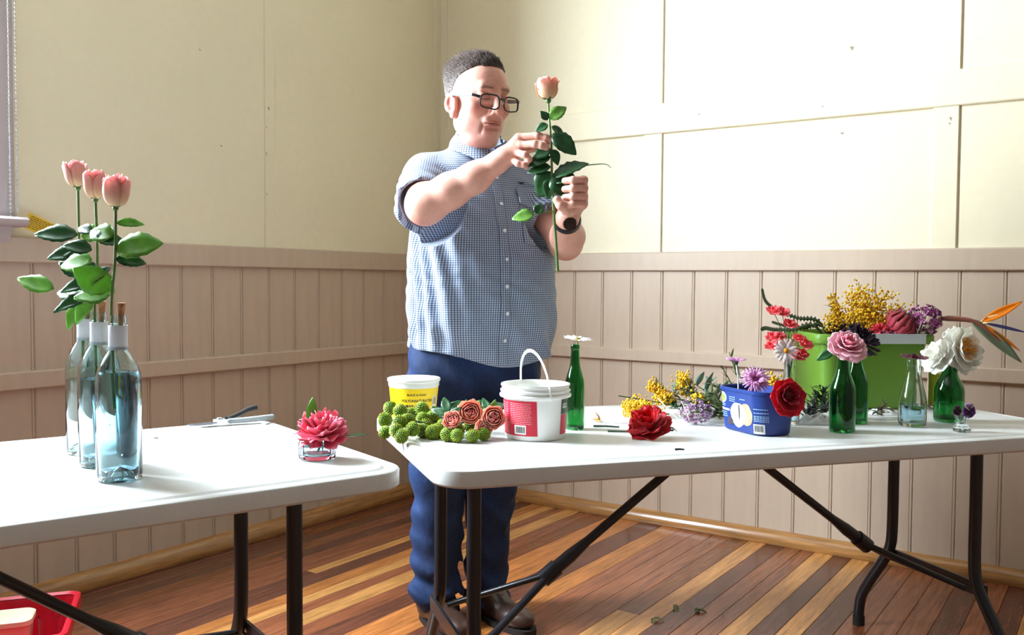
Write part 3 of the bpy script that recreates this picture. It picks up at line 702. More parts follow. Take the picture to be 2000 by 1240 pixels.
def folds(P):
    x, y, z = to_torso(P); th = np.arctan2(y, x)
    lw = np.clip((1.40-z)/.12, 0, 1)
    side = np.exp(-((th+2.75)/.50)**2)                      # under his right arm, towards the window
    d = .0075*side*lw*np.sin(th*24+5*np.sin(z*5.1)+z*6)*np.clip((z-.84)/.1, .35, 1)
    d += .0030*lw*np.sin(th*9+z*11+2*np.sin(z*17+th*3))
    d += .0020*np.sin(x*52+z*41+3*np.sin(z*23))*np.sin(z*37+y*44)
    d += .0045*np.exp(-((z-.90)/.06)**2)*np.sin(th*7+z*38)
    # drag lines from the front of the armhole
    d += .0050*np.exp(-((z-1.36)/.07)**2)*np.exp(-((th+2.3)/.5)**2)*np.sin((x*.8+z)*150)
    d += .0038*np.exp(-((x+.012)/.006)**2)*(y < 0)*lw        # line of the placket
    return -d
FS = Field((-.29, -.30, .76), (.31, .24, 1.56), .0042)
FS.op(lambda P: d_torso(P), (-.3, -.3, .7), (.32, .25, 1.57), .01)
RS0, RS1 = (-.152, -.045, 1.415), (-.150, -.215, 1.328)
LS0, LS1 = (.160, .045, 1.405), (.232, -.065, 1.285)
FS.cone(RS0, RS1, .074, .074, .035); FS.cone((-.148, -.12, 1.37), (-.150, -.20, 1.312), .07, .070, .03); FS.cone(LS0, LS1, .064, .068, .035)
FS.op(folds, (-.3, -.3, .7), (.32, .25, 1.57), .01, 'disp')
def plane(p, n):
    n = np.array(n)/np.linalg.norm(n); return lambda P: (P[0]-p[0])*n[0]+(P[1]-p[1])*n[1]+(P[2]-p[2])*n[2]
def cut_end(c, n, R, inner_a, inner_b, ra, rb):
    FS.op(lambda P: np.maximum(plane(c, n)(P)*-1, d_cone(P, c, tuple(np.array(c)+1e-4), R, R)), np.array(c)-R, np.array(c)+R, .004, 'sub')
    FS.cone(inner_a, inner_b, ra, rb, .004, 'sub')
dR = np.array(RS1)-np.array(RS0); dR /= np.linalg.norm(dR); dR = dR+np.array([.18, 0, -.05]); dR /= np.linalg.norm(dR)
cut_end(tuple(np.array(RS1)+dR*.012), tuple(dR), .135, tuple(np.array(RS1)-dR*.05), tuple(np.array(RS1)+dR*.06), .058, .069)
FS.cone((-.150, -.17, 1.33), tuple(np.array((-.150, -.20, 1.312))+dR*.06), .055, .064, .004, 'sub')
dL = np.array(LS1)-np.array(LS0); dL /= np.linalg.norm(dL)
cut_end(tuple(np.array(LS1)+dL*.012), tuple(dL), .11, tuple(np.array(LS1)-dL*.04), tuple(np.array(LS1)+dL*.06), .056, .064)
# hem: dips at the front and back, rises at the sides; hollow below
def hem(P):
    x, y, z = to_torso(P); return z-(.872-.040*np.exp(-(x/.14)**2)-.012*np.clip(x/.2, -1, 1))
FS.op(hem, (-.3, -.3, .7), (.32, .25, .95), .004, 'sub')
FS.op(lambda P: np.maximum(d_torso(P, -.016), P[2]-.90), (-.3, -.3, .7), (.32, .25, .96), .004, 'sub')
# neck opening
FS.cone((.014, -.035, 1.50), (.020, -.065, 1.60), .064, .080, .006, 'sub')
SV, SQ = FS.mesh()
tx, ty, tz = to_torso([SV[:, 0], SV[:, 1], SV[:, 2]]); th_ = np.arctan2(ty, tx)
cl = np.stack([th_*.205, tz, tz*0], 1)
fr_ = ty < -.02; wgt = np.clip(np.abs(tx)/.17, 0, 1)
def sleeve_uv(V, A, B, ra):
    A = np.array(A); d = np.array(B)-A; d /= np.linalg.norm(d); q = V-A; t = q@d; r = q-t[:, None]*d
    e1 = np.cross(d, (0, 0, 1)); e1 /= np.linalg.norm(e1); e2 = np.cross(d, e1)
    return np.stack([np.arctan2(r@e1, r@e2)*ra, t, t*0], 1), np.linalg.norm(r, axis=1), t
dt = d_torso([SV[:, 0], SV[:, 1], SV[:, 2]])
for A, B, ra in ((RS0, RS1, .078), (LS0, LS1, .068)):
    uv, rr, t = sleeve_uv(SV, A, B, ra); m = (t > .012) & (rr < .115) & (dt > .006); cl[m] = uv[m]
shirt = np_mesh('shirt', SV, SQ, M_shirt, MAN, None, {'cloth': cl})
bvh = BVHTree.FromPolygons([tuple(p) for p in SV.tolist()], [tuple(q) for q in SQ.tolist()])
def on_shirt(x, z, lift=.003):
    """point on the shirt front at torso x, height z"""
    o = Vector(from_torso(x, -.40, z)); d = Vector(from_torso(x, .4, z))-o; h = bvh.ray_cast(o, d.normalized())
    p, n = (h[0], h[1]) if h[0] is not None else (Vector(from_torso(x, -.15, z)), Vector((0, -1, 0)))
    if n.dot(d) > 0: n = -n
    return np.array(p+n*lift), np.array(n)
def patch(name, outline_fn, nu, nv, lift, th, mat_, par, uvs=True):
    g = [[on_shirt(*outline_fn(i/(nu-1), j/(nv-1)), lift)[0] for j in range(nv)] for i in range(nu)]
    m = MB(); m.sheet(g, th); ob = m.build(name, mat_, par, ang=50)
    at = ob.data.attributes.new('cloth', 'FLOAT_VECTOR', 'POINT')
    V = np.array(m.v); x, y, z = to_torso([V[:, 0], V[:, 1], V[:, 2]]); at.data.foreach_set('vector', np.stack([np.arctan2(y, x)*.205, z, z*0], 1).astype(f32).ravel())
    return ob
PX = -.012
patch('placket', lambda u, v: (PX+.030*(v-.5)+.012*(u < 0), lerp(1.452, .842, u)), 70, 3, .0022, .002, M_shirt, shirt)
def pocket(cx):
    pk = patch('pocket', lambda u, v: (cx+.125*(v-.5)*(1-.05*u), lerp(1.345, 1.205, u)-(.012*(1-abs(v-.5)*2) if u > .95 else 0)), 14, 10, .003, .0024, M_shirt, shirt)
    patch('pocket_flap', lambda u, v: (cx+.130*(v-.5), lerp(1.372, 1.325-.014*math.cos((v-.5)*PI), u)), 6, 12, .0085, .0045, M_shirt, pk)
pocket(.115)
M_btn = mat('pearl_button', (.75, .76, .80), .25, noise=(60, .1))
for z in (1.40, 1.32, 1.24, 1.155, 1.075, .995, .915):
    p, n = on_shirt(PX+.002, z, .0045)
    rq = Vector(n).to_track_quat('Z', 'Y').to_matrix().to_4x4()
    b = MB().lathe([(0, -.001), (.0052, -.001), (.0056, .0006), (.0045, .0014), (.003, .0009), (0, .0009)], 14); b.xf(Matrix.Translation(Vector(p)) @ rq)
    b.build('button', M_btn, shirt, ang=50)
p, n = on_shirt(.075, 1.392, .002)
lg = MB().add([(-.016, 0, 0), (-.004, -.0035, .0), (0, -.006, 0), (.004, -.0035, 0), (.016, 0, 0), (.004, .001, 0), (-.004, .001, 0)], [(0, 1, 2, 3, 4, 5, 6)])
lg.xf(Matrix.Translation(Vector(p)) @ Vector(n).to_track_quat('Z', 'Y').to_matrix().to_4x4()); lg.build('winged_logo', mat('navy_embroidery', (.02, .025, .06), .8, noise=(100, .2)), shirt, smooth=False)
# collar: stand with two pointed leaves, open at the throat
NC = (.016, -.040)
def collar_pt(th, r, z): return (NC[0]+r*math.cos(th)*1.0, NC[1]+r*math.sin(th)*1.06, z)
fth = math.atan2(-tc_, ts_)        # direction he faces
for s in (-1, 1):
    g = []
    for i in range(17):
        t = i/16; th = fth+PI-s*(PI-.20)*t           # from the nape round to the front
        fx = t**2.2; zt = lerp(1.556, 1.500, t**1.6); zb = lerp(1.510, 1.440, fx); rt = .078+.002*t; rb = lerp(.098, .100, t)
        if t > .8: k = (t-.8)/.2; zb -= .014*k; rb += .010*k
        row = []
        for j in range(6):
            v = j/5; row.append(np.array(collar_pt(th, lerp(rt, rb, v**.8)+.004*math.sin(v*PI), lerp(zt, zb, v))))
        g.append(row)
    m = MB(); m.sheet(g, .0028); ob = m.build('collar_leaf', M_shirt, shirt, ang=60)
    at = ob.data.attributes.new('cloth', 'FLOAT_VECTOR', 'POINT'); V = np.array(m.v)
    at.data.foreach_set('vector', np.stack([np.arctan2(V[:, 1]-NC[1], V[:, 0]-NC[0])*.08, V[:, 2], V[:, 2]*0], 1).astype(f32).ravel())
g = []
for i in range(33):
    th = fth+.16+(2*PI-.32)*i/32; k = abs(i-16)/16
    g.append([np.array(collar_pt(th, .076, lerp(1.552, 1.498, k**2))), np.array(collar_pt(th, .078, lerp(1.53, 1.47, k**2))), np.array(collar_pt(th, .084, lerp(1.50, 1.445, k**2)))])
m = MB(); m.sheet(g, .002); ob = m.build('collar_stand', M_shirt, shirt, ang=60); at = ob.data.attributes.new('cloth', 'FLOAT_VECTOR', 'POINT'); V = np.array(m.v)
at.data.foreach_set('vector', np.stack([np.arctan2(V[:, 1]-NC[1], V[:, 0]-NC[0])*.08, V[:, 2], V[:, 2]*0], 1).astype(f32).ravel())

# --- jeans
M_jean = mat('blue_denim', srgb(26, 54, 100), .8, noise=(9, .5, 6), noise2=(160, .25), bump=(16, .55, .012), stretch=(1, 1, .6))
FJ = Field((-.28, -.22, .015), (.28, .27, .93), .005)
FJ.cone((-.070, -.045, .86), (.085, .035, .86), .135, .135, .05)
FJ.cone((-.095, -.040, .78), (-.112, -.040, .46), .112, .086, .05); FJ.cone((-.112, -.040, .46), (-.122, -.015, .10), .086, .074, .012); FJ.cone((-.122, -.015, .10), (-.122, -.02, .055), .074, .068, .02)
FJ.cone((.090, .045, .78), (.052, .045, .46), .110, .082, .05); FJ.cone((.052, .045, .46), (.036, .060, .10), .082, .066, .012); FJ.cone((.036, .06, .10), (.040, .055, .055), .066, .064, .02)
def jfold(P):
    x, y, z = P; lo = np.clip((.30-z)/.18, 0, 1); kn = np.exp(-((z-.50)/.10)**2)
    d = .011*lo*np.sin(z*62+x*16+2.2*np.sin(x*21+y*17)+np.sign(x+.04)*.9)+.005*lo*np.sin(z*38-y*30+x*44)
    d += .009*kn*np.sin(z*48+x*26+y*19)+.005*np.sin(z*23+x*40)*np.sin(y*36+z*9)
    d += .005*np.exp(-((z-.80)/.05)**2)*np.sin(x*60+z*55)+.0030*np.sin(z*75+x*33+3*np.sin(x*19+y*23))*np.clip((.62-z)/.2, 0, 1); return d
FJ.op(jfold, (-.3, -.3, 0), (.3, .3, .95), .01, 'disp')
FJ.op(lambda P: .035-P[2]+.010*np.sin(P[0]*30), (-.3, -.3, 0), (.3, .3, .95), .004, 'int')
FJ.op(lambda P: P[2]-.905, (-.3, -.3, .8), (.3, .3, .95), .004, 'int')
JV, JQ = FJ.mesh(); jeans = np_mesh('jeans', JV, JQ, M_jean, MAN)
M_leather = mat('brown_leather', (.055, .028, .020), .35, noise=(22, .3), coat=.15); M_sole = mat('dark_shoe_sole', (.02, .015, .013), .7, noise=(30, .2))
def shoe(x, y, yaw):
    r = empty('shoe', (x, y, 0), yaw); r.parent = MAN        # toe along local -y
    F = Field((-.07, -.21, .0), (.07, .13, .15), .004)
    F.op(lambda P: d_ell(P, (0, -.105, .038), (.049, .082, .036)), (-.1, -.3, -.1), (.1, .2, .2), .02)
    F.op(lambda P: d_ell(P, (0, .02, .048), (.043, .095, .046)), (-.1, -.3, -.1), (.1, .2, .2), .03)
    F.cone((0, .045, .05), (0, .055, .125), .040, .044, .03); F.cone((0, -.03, .05), (0, .0, .085), .034, .034, .03)
    F.op(lambda P: .014-P[2], (-.1, -.3, -.1), (.1, .2, .2), .003, 'int')
    V, Q = F.mesh(); up = np_mesh('upper', V, Q, M_leather, r)
    q = []
    for k in range(28):
        t = 2*PI*k/28; yy = -.045+.150*math.cos(t); w = .052*abs(math.sin(t))**.7*(1.0 if yy < -.03 else .86); q.append((math.copysign(w, math.sin(t)), yy))
    MB().prism(q, 'z', .0, .017).build('sole', M_sole, r, ang=40)
    for k in range(3): MB().tube([(-.022, -.045+.022*k, .079+.012*k), (0, -.050+.022*k, .089+.012*k), (.022, -.045+.022*k, .079+.012*k)], .003, 6).build('lace', M_sole, r)
shoe(-.112, -.045, RAD(30)); shoe(.062, .015, RAD(40))
# --- watch
M_strap = mat('black_watch_strap', (.012, .012, .013), .4, noise=(40, .2))
WT = empty('wristwatch'); WT.parent = MAN
wA, wB = np.array(LA['f1']), np.array(LA['wr']); dw = (wB-wA)/np.linalg.norm(wB-wA); cw = wB-dw*.012
e1 = np.cross(dw, (0, 0, 1)); e1 /= np.linalg.norm(e1); e2 = np.cross(dw, e1)
g = [[cw+dw*t+(e1*math.cos(a)+e2*math.sin(a))*(.0375-t*.08) for t in (-.010, 0, .010)] for a in [2*PI*k/32 for k in range(33)]]
MB().sheet(g, .003).build('strap', M_strap, WT, ang=60)
b = MB().lathe([(0, 0), (.019, 0), (.020, .003), (.018, .008), (0, .0085)], 20); nrm = Vector((.10, -.75, -.25)); 
b.xf(Matrix.Translation(Vector(cw)+nrm.normalized()*.036) @ nrm.to_track_quat('Z', 'Y').to_matrix().to_4x4()); b.build('watch_case', mat('dark_watch_glass', (.01, .01, .012), .1, coat=.5, noise=(20, .1)), WT, ang=40)
# ------------------------------------------------------------------ builders for flowers, bottles and print
def frame(base, d, up=(0, 0, 1)):
    d = Vector(d).normalized(); u = Vector(up); y = u.cross(d)
    if y.length < 1e-4: y = Vector((1, 0, 0)).cross(d)
    y.normalize(); z = d.cross(y)
    return Matrix(((d.x, y.x, z.x, base[0]), (d.y, y.y, z.y, base[1]), (d.z, y.z, z.z, base[2]), (0, 0, 0, 1)))
def axis_frame(base, axis, spin=0.0):
    """local z -> axis"""
    return Matrix.Translation(Vector(base)) @ Vector(axis).normalized().to_track_quat('Z', 'Y').to_matrix().to_4x4() @ Matrix.Rotation(spin, 4, 'Z')
M_leafd = mat('dark_rose_leaf', srgb(38, 84, 44), .32, noise=(45, .3), transl=.18, coat=.1)
M_leafl = mat('fresh_green_leaf', srgb(112, 164, 66), .38, noise=(45, .25), transl=.35)
M_stem = mat('green_stem', srgb(84, 112, 52), .45, noise=(60, .3))
M_stemd = mat('dark_green_stem', srgb(40, 62, 36), .5, noise=(60, .3))
M_petal = mat('flower_petal', (1, 1, 1), .5, attr=True, noise=(70, .06), transl=.40, sheen=.1)
M_greyleaf = mat('grey_green_leaf', srgb(132, 156, 138), .5, noise=(40, .25), transl=.2)
M_olive = mat('olive_twig_leaf', srgb(96, 108, 62), .5, noise=(40, .3), transl=.15)
def leaf_grid(L, Wd, fold=.25, bend=.25, ser=.0, nu=11, nv=5, twist=0.0, tip=1.0):
    g = []
    for i in range(nu):
        t = i/(nu-1); w = Wd/2*max(math.sin(PI*min(1, t**.8*.97+.015)), 0)**.85*tip
        if ser and 0 < i < nu-1: w *= 1+(ser if i % 2 else -ser)
        row = []
        for j in range(nv):
            s = -1+2*j/(nv-1); y = s*w; z = fold*abs(y)-bend*L*t*t+.03*Wd*math.sin(t*9+s*2); a = twist*t
            row.append((L*t, y*math.cos(a)-z*math.sin(a)*0, z+y*math.sin(a)))
        g.append(row)
    return g
def add_leaf(par, base, d, L, Wd, m, up=(0, 0, 1), name='leaf', **k):
    return MB().sheet(leaf_grid(L, Wd, **k), .0007).xf(frame(base, d, up)).build(name, m, par, ang=0)
def petal(prof, alpha, nu=10, nv=7, drop=.25, ruffle=0.0, ph=0.0, wmin=.25, notch=0.0, freq=4.0):
    """petal wrapped about the local z axis; prof = (radius, height) from base to tip, alpha = half angle"""
    P = smooth_path([(a, b, 0) for a, b in prof], 6); n = len(P); g = []
    L = sum(np.linalg.norm(P[i+1]-P[i]) for i in range(n-1))
    for i in range(nu):
        t = i/(nu-1); sh = (wmin+(1-wmin)*math.sin(PI*min(.5, t*.80+.04)))*math.sqrt(max(0, 1-max(0, (t-.58)/.42)**2*.80))
        row = []
        for j in range(nv):
            s = -1+2*j/(nv-1); a = s*alpha*sh; dz = drop*L*s*s*t**3
            kf = max(0, t-drop*.5*s*s*t**3)*(n-1); k = min(int(kf), n-2); qq = P[k]+(P[k+1]-P[k])*(kf-k)
            r = qq[0]+ruffle*math.sin(freq*s+ph)*t*t; z = qq[1]+ruffle*.8*math.sin(freq*1.3*s+ph+1)*t*t-notch*(1-abs(s))*t**6
            row.append((max(r, .0005)*math.sin(a), max(r, .0005)*math.cos(a), z))
        g.append(row)
    return g
def grad(nu, nv, c0, c1, p=1.0, rim=None):
    out = []
    for i in range(nu):
        t = (i/(nu-1))**p; c = [lerp(c0[k], c1[k], t) for k in range(3)]
        for j in range(nv):
            e = max(i/(nu-1), 0)**6 if rim else 0
            out.append(tuple(lerp(c[k], rim[k], e*.8) for k in range(3)) if rim else tuple(c))
    return out
def add_petal(par, g, th, cols, M, name='petal', mat_=None):
    return MB().sheet(g, th, col=cols).xf(M).build(name, mat_ or M_petal, par, ang=0, colors=True)
def rose_head(par, M, R, H, layers, c_in, c_out, c_base, rng, rim=None):
    """a rose: layers = list of (count, radius factor, height factor, curl, half angle)"""
    head = empty('flower_head'); head.parent = par; head.matrix_local = Matrix.Identity(4)
    core = MB().lathe([(0, .15*H), (.20*R, .25*H), (.26*R, .6*H), (.16*R, .86*H), (0, .84*H)], 10, col=c_in); core.xf(M); core.build('core', M_petal, head, colors=True)
    L = len(layers)
    for li, (n, rf, hf, curl, al) in enumerate(layers):
        f = li/max(1, L-1); ci = tuple(lerp(c_in[k], c_out[k], f) for k in range(3)); off = rng.random()*6
        for k in range(n):
            r = R*rf*rng.uniform(.95, 1.05); h = H*hf*rng.uniform(.95, 1.04)
            prof = [(.05*R, 0), (.62*r, .10*h), (.93*r, .38*h), (.98*r, .72*h), (r*(.90+curl), h*(1-max(0, curl)*.22))]
            g = petal(prof, al*rng.uniform(.92, 1.08), ruffle=.03*R*(1+3*max(0, curl)), ph=rng.random()*6, drop=.10)
            add_petal(head, g, .0006, grad(10, 7, c_base if li > L-3 else ci, ci, .8, rim), M @ Matrix.Rotation(off+2*PI*k/n, 4, 'Z'))
    return head
def sepals(par, M, R, H, rng, m=None, n=5, open_=.3):
    for k in range(n):
        o = open_*rng.uniform(.6, 1.4)
        prof = [(.1*R, -.02*H), (.8*R, .05*H), (1.05*R+o*R*.3, .35*H), (1.05*R+o*R, .62*H)]
        g = petal(prof, .28, nu=7, nv=3, drop=.0, wmin=.5); gg = []
        for i, row in enumerate(g):
            t = i/6; c = np.mean(row, 0); gg.append([tuple(c+(np.array(p)-c)*(1-t*.85)) for p in row])
        MB().sheet(gg, .0007).xf(M @ Matrix.Rotation(2*PI*k/n+rng.random()*.4, 4, 'Z')).build('sepal', m or M_stem, par, ang=0)
def lush_head(par, M, R, layers, c_in, c_out, rng, rim=None, name='flower_head'):
    """open camellia / peony: layers = (count, reach factor, rise, half angle, ruffle)"""
    head = empty(name); head.parent = par; L = len(layers)
    for li, (n, rf, rise, al, ruf) in enumerate(layers):
        f = li/max(1, L-1); c = tuple(lerp(c_in[k], c_out[k], f) for k in range(3)); off = rng.random()*6
        for k in range(n):
            r = R*rf*rng.uniform(.9, 1.08); z = R*rise*rng.uniform(.85, 1.15); j = rng.uniform(.85, 1.12)
            prof = [(.04*R, 0), (.45*r, .30*z), (.80*r, .72*z), (r, z)]
            g = petal(prof, al*rng.uniform(.9, 1.1), ruffle=ruf*R, ph=rng.random()*6, drop=.12, freq=3.6)
            cc = tuple(min(1, q*j) for q in c)
            add_petal(head, g, .0008, grad(10, 7, tuple(q*.9 for q in cc), cc, 1, rim), M @ Matrix.Rotation(off+2*PI*k/n+rng.uniform(-.12, .12), 4, 'Z'))
    return head
def daisy_head(par, M, R, n, c_pet, c_tip, c_eye, rng, cup=.12, width=.13, eye=.22, rows=1, name='flower_head'):
    head = empty(name); head.parent = par
    for row in range(rows):
        base = None
        for k in range(n):
            rr = R*(1-.22*row)*rng.uniform(.92, 1.05); w = R*width; cu = (cup+.25*row)*rng.uniform(.6, 1.4)
            g = []
            for i in range(6):
                t = i/5; wd = w*math.sin(PI*(.12+.80*t))**.8; zz = cu*R*t*(1.2-.6*t); g.append([(eye*R*.6+(rr-eye*R*.6)*t, s*wd, zz+.25*abs(s)*wd) for s in (-1, 0, 1)])
            add_petal(head, g, .0005, grad(6, 3, c_pet, c_tip), M @ Matrix.Rotation(2*PI*(k+.5*row)/n+rng.uniform(-.08, .08), 4, 'Z'))
    MB().ball((0, 0, .02*R), (eye*R, eye*R, .16*R), 12, 6, col=c_eye, bump=.08, rng=rng).xf(M).build('flower_eye', M_petal, head, colors=True)
    return head
def stem_tube(par, pts, r, m=None, name='stem', n=7, k=5):
    return MB().tube(smooth_path(pts, k), r, n).build(name, m or M_stem, par, ang=70)

# --- glass
def glass(name, col, rough=.0, ior=1.46): return mat(name, col, rough, trans=1.0, ior=ior, noise=(3, .015))
G_clear = glass('clear_bottle_glass', (.93, .985, .985)); G_aqua = glass('pale_aqua_bottle_glass', (.82, .96, .98)); G_green = glass('green_bottle_glass', (.06, .42, .13))
M_water = mat('water', (.56, .84, 1.0), .0, trans=1.0, ior=1.33, noise=(3, .01))  # blue of the reflected sky is put into the water colour
def bottle(par, prof, wall, m, base_th=.006, punt=.0, name='glass_body', n=40):
    """prof: outer (r,z) from base edge up to the lip; closed solid with a cavity"""
    out = [(0.0005, punt), (prof[0][0]*.55, punt*.35)]+list(prof); inn = []
    for r, z in reversed(prof):
        if z < base_th+.004: continue
        inn.append((max(r-wall, .002), z))
    rb = inn[-1][0]; inn += [(rb*.96, base_th+.003), (rb*.6, base_th+punt*.5), (.0005, base_th+punt)]
    return MB().lathe(out+inn, n).build(name, m, par, ang=50)
def liquid(par, prof, wall, z0, z1, m=None, name='water', n=32, punt=0.0):
    pts = [(r-wall-.0006, z) for r, z in prof if z0+.002 < z < z1]
    def ri(z): return float(np.interp(z, [q[1] for q in prof], [q[0] for q in prof]))-wall-.0006
    P = [(0.0004, z0+punt), (ri(z0+.003)*.6, z0+punt*.45), (ri(z0+.003)*.93, z0+.0015)]+pts+[(ri(z1), z1), (0.0004, z1)]
    return MB().lathe(P, n).build(name, m or M_water, par, ang=50)
WINE = [(.034, 0.0), (.0385, .003), (.0395, .012), (.0395, .175), (.0385, .190), (.034, .205), (.026, .221), (.0185, .234), (.0155, .247), (.0145, .262), (.0140, .283), (.0152, .284), (.0152, .292), (.0142, .294), (.0142, .299)]
BEER = [(.027, 0), (.0295, .003), (.0303, .010), (.0303, .112), (.029, .125), (.024, .142), (.0175, .160), (.0148, .175), (.0132, .200), (.0130, .206), (.0142, .208), (.0142, .216), (.0128, .219)]
SODA = [(.024, 0), (.0265, .004), (.0275, .012), (.0275, .050), (.0272, .064), (.024, .085), (.0195, .108), (.0160, .130), (.0140, .148), (.0135, .156), (.0150, .158), (.0150, .168), (.0138, .172)]
STUB = [(.030, 0), (.0335, .003), (.0345, .012), (.0345, .078), (.0335, .090), (.029, .104), (.0215, .117), (.0180, .128), (.0170, .142), (.0180, .143), (.0180, .152), (.0165, .155)]
# --- print: thin decals that follow a turned surface
def text_geo(txt, size):
    cu = bpy.data.curves.new('t', 'FONT'); cu.body = txt; cu.size = size; cu.align_x = 'CENTER'; cu.align_y = 'CENTER'; cu.resolution_u = 2; cu.offset = size*.028
    ob = bpy.data.objects.new('t', cu); COL.objects.link(ob); dg = bpy.context.evaluated_depsgraph_get(); dg.update()
    me = bpy.data.meshes.new_from_object(ob.evaluated_get(dg)); V = [tuple(v.co) for v in me.vertices]; F = [tuple(p.vertices) for p in me.polygons]
    bpy.data.objects.remove(ob); bpy.data.curves.remove(cu); bpy.data.meshes.remove(me); return V, F
def wrap(V, rfun, th0, z0, lift, rot=0.0):
    """2-D (x,y) -> on a turned surface at angle th0 / height z0"""
    c, s = math.cos(rot), math.sin(rot); out = []
    for p in V:
        x, y = p[0]*c-p[1]*s, p[0]*s+p[1]*c; r = rfun(z0+y)+lift; a = th0+x/max(r, .01); out.append((r*math.cos(a), r*math.sin(a), z0+y))
    return out
def decal_text(par, txt, size, rfun, th0, z0, lift, m, name='lettering', rot=0.0, squash=1.0):
    V, F = text_geo(txt, size); V = [(p[0]*squash, p[1]) for p in V]
    return MB().add(wrap(V, rfun, th0, z0, lift, rot), F).build(name, m, par, smooth=False)
def decal_rect(par, w, h, rfun, th0, z0, lift, m, name, nx=10, nz=4, mbs=None):
    g = [[(-w/2+w*i/nx, -h/2+h*j/nz) for j in range(nz+1)] for i in range(nx+1)]
    V = [p for row in g for p in row]; F = [(i*(nz+1)+j, (i+1)*(nz+1)+j, (i+1)*(nz+1)+j+1, i*(nz+1)+j+1) for i in range(nx) for j in range(nz)]
    mb = mbs or MB(); mb.add(wrap(V, rfun, th0, z0, lift), F)
    return mb if mbs else mb.build(name, m, par, ang=0)
def barcode(par, w, h, rfun, th0, z0, lift, rng):
    decal_rect(par, w, h, rfun, th0, z0, lift, M_white, 'barcode_patch', 6, 2)
    mb = MB(); x = -w*.36
    while x < w*.36:
        b = rng.uniform(.0006, .0018); V = [(x, -h*.34), (x+b, -h*.34), (x+b, h*.36), (x, h*.36)]; mb.add(wrap(V, rfun, th0, z0, lift+.0003), [(0, 1, 2, 3)]); x += b+rng.uniform(.0008, .0018)
    mb.build('barcode_bars', M_ink, par, smooth=False)
def text_lines(par, x0, x1, ys, rfun, th0, z0, lift, m, rng, h=.0016, name='small_print'):
    mb = MB()
    for y in ys:
        x = x0
        while x < x1-.002:
            b = min(rng.uniform(.002, .007), x1-x); V = [(x, y-h/2), (x+b, y-h/2), (x+b, y+h/2), (x, y+h/2)]; mb.add(wrap(V, rfun, th0, z0, lift), [(0, 1, 2, 3)]); x += b+.0012
    return mb.build(name, m, par, smooth=False)
M_white = mat('white_print', (.82, .82, .80), .5, noise=(40, .03)); M_ink = mat('black_print', (.012, .012, .012), .5, noise=(40, .05))
M_cork = mat('cork', srgb(168, 116, 78), .8, noise=(90, .5, 8), bump=(120, .4))

# ------------------------------------------------------------------ left table: three wine bottles with pale pink roses
PK_IN, PK_OUT, PK_BASE = srgb(238, 118, 132), srgb(242, 158, 160), srgb(222, 216, 150)
BUD = [(3, .42, .98, -.30, 1.2), (3, .60, 1.0, -.22, 1.15), (4, .78, 1.0, -.12, 1.0), (4, .92, .98, .02, .95), (4, 1.0, .93, .14, .85)]
M_sleeve = mat('white_neck_sleeve', (.50, .51, .545), .4, noise=(30, .04))
TZ = TOP
bspots = [((1.500, -2.783), 'front', .197), ((1.353, -2.731), 'middle', .170), ((1.213, -2.677), 'rear', 0)]
blab = {'front': 'clear wine bottle with white neck sleeve, nearest of the three, its water tinted blue for reflected sky',
        'middle': 'clear wine bottle with white neck sleeve in the middle of the row of three',
        'rear': 'clear wine bottle with white neck sleeve, farthest of the three'}
rlab = {'front': 'pale pink rose with broad leaf at right, standing in the nearest wine bottle',
        'middle': 'pale pink rose between the other two, standing in the middle wine bottle',
        'rear': 'pale pink and cream rose standing in the farthest wine bottle'}
clab = {'front': 'cork wedged in the neck of the nearest wine bottle', 'middle': 'cork wedged in the neck of the middle wine bottle', 'rear': 'cork wedged in the neck of the farthest wine bottle'}
camup = lambda a=.55: tuple(-CF*(1-a)+np.array([0, 0, a]))
CR = np.array([.8257, .5642, 0]); CF = np.array([-.5642, .8257, 0])         # rightwards and away, as seen on entering
for (bx, by), nm, lv in bspots:
    r = empty('wine_bottle', (bx, by, TZ+.0005)); bottle(r, WINE, .0026, G_aqua, .006, .022)
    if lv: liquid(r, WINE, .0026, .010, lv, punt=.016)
    MB().lathe([(.0160, .226+.012), (.0168, .232+.004), (.0162, .262), (.0166, .2795), (.0160, .2805), (.0150, .2800), (.0152, .262), (.0164, .240)], 32, closed=True).build('neck_sleeve', M_sleeve, r, ang=50)
    tag(r, blab[nm], 'bottle', 'wine bottles in a row')
    c0 = np.array([bx, by, TZ+.277])+CR*.0045
    ck = MB().lathe([(0, 0), (.0050, 0), (.0062, .02), (.0092, .043), (.0088, .0445), (0, .0445)], 16, sx=1.0, sy=.8); ck.xf(axis_frame(c0, CR*.05+np.array([0, 0, 1])))
    tag(ck.build('cork', M_cork, ang=40), clab[nm], 'cork', 'corks in the wine bottles')
def rose_thing(name, label, pts, r, headM, R, H, leaves, rng, cin, cout, cbase, layers, group=None, rim=None, cat='rose', sep=.3, stem_m=None):
    t = empty(name, pts[0]); inv = np.array(pts[0])
    P = [np.array(p)-inv for p in pts]; stem_tube(t, P, r, stem_m)
    M = Matrix.Translation(-Vector(pts[0])) @ headM
    rose_head(t, M, R, H, layers, cin, cout, cbase, rng, rim); sepals(t, M, R*.55, H*.8, rng, open_=sep)
    MB().ball((0, 0, -.002), (R*.24, R*.24, R*.24), 10, 6).xf(M).build('calyx', M_stem, t)
    for base, d, L, Wd, m, kw in leaves: add_leaf(t, np.array(base)-inv, d, L, Wd, m, **kw)
    tag(t, label, cat, group); return t
def LF(px, z, dx, dz, L, Wd, m, dy=0.0, **kw):      # leaf helper relative to a stem foot: offsets to the right (px) and up (z)
    return (px, z, dx, dz, L, Wd, m, dy, kw)
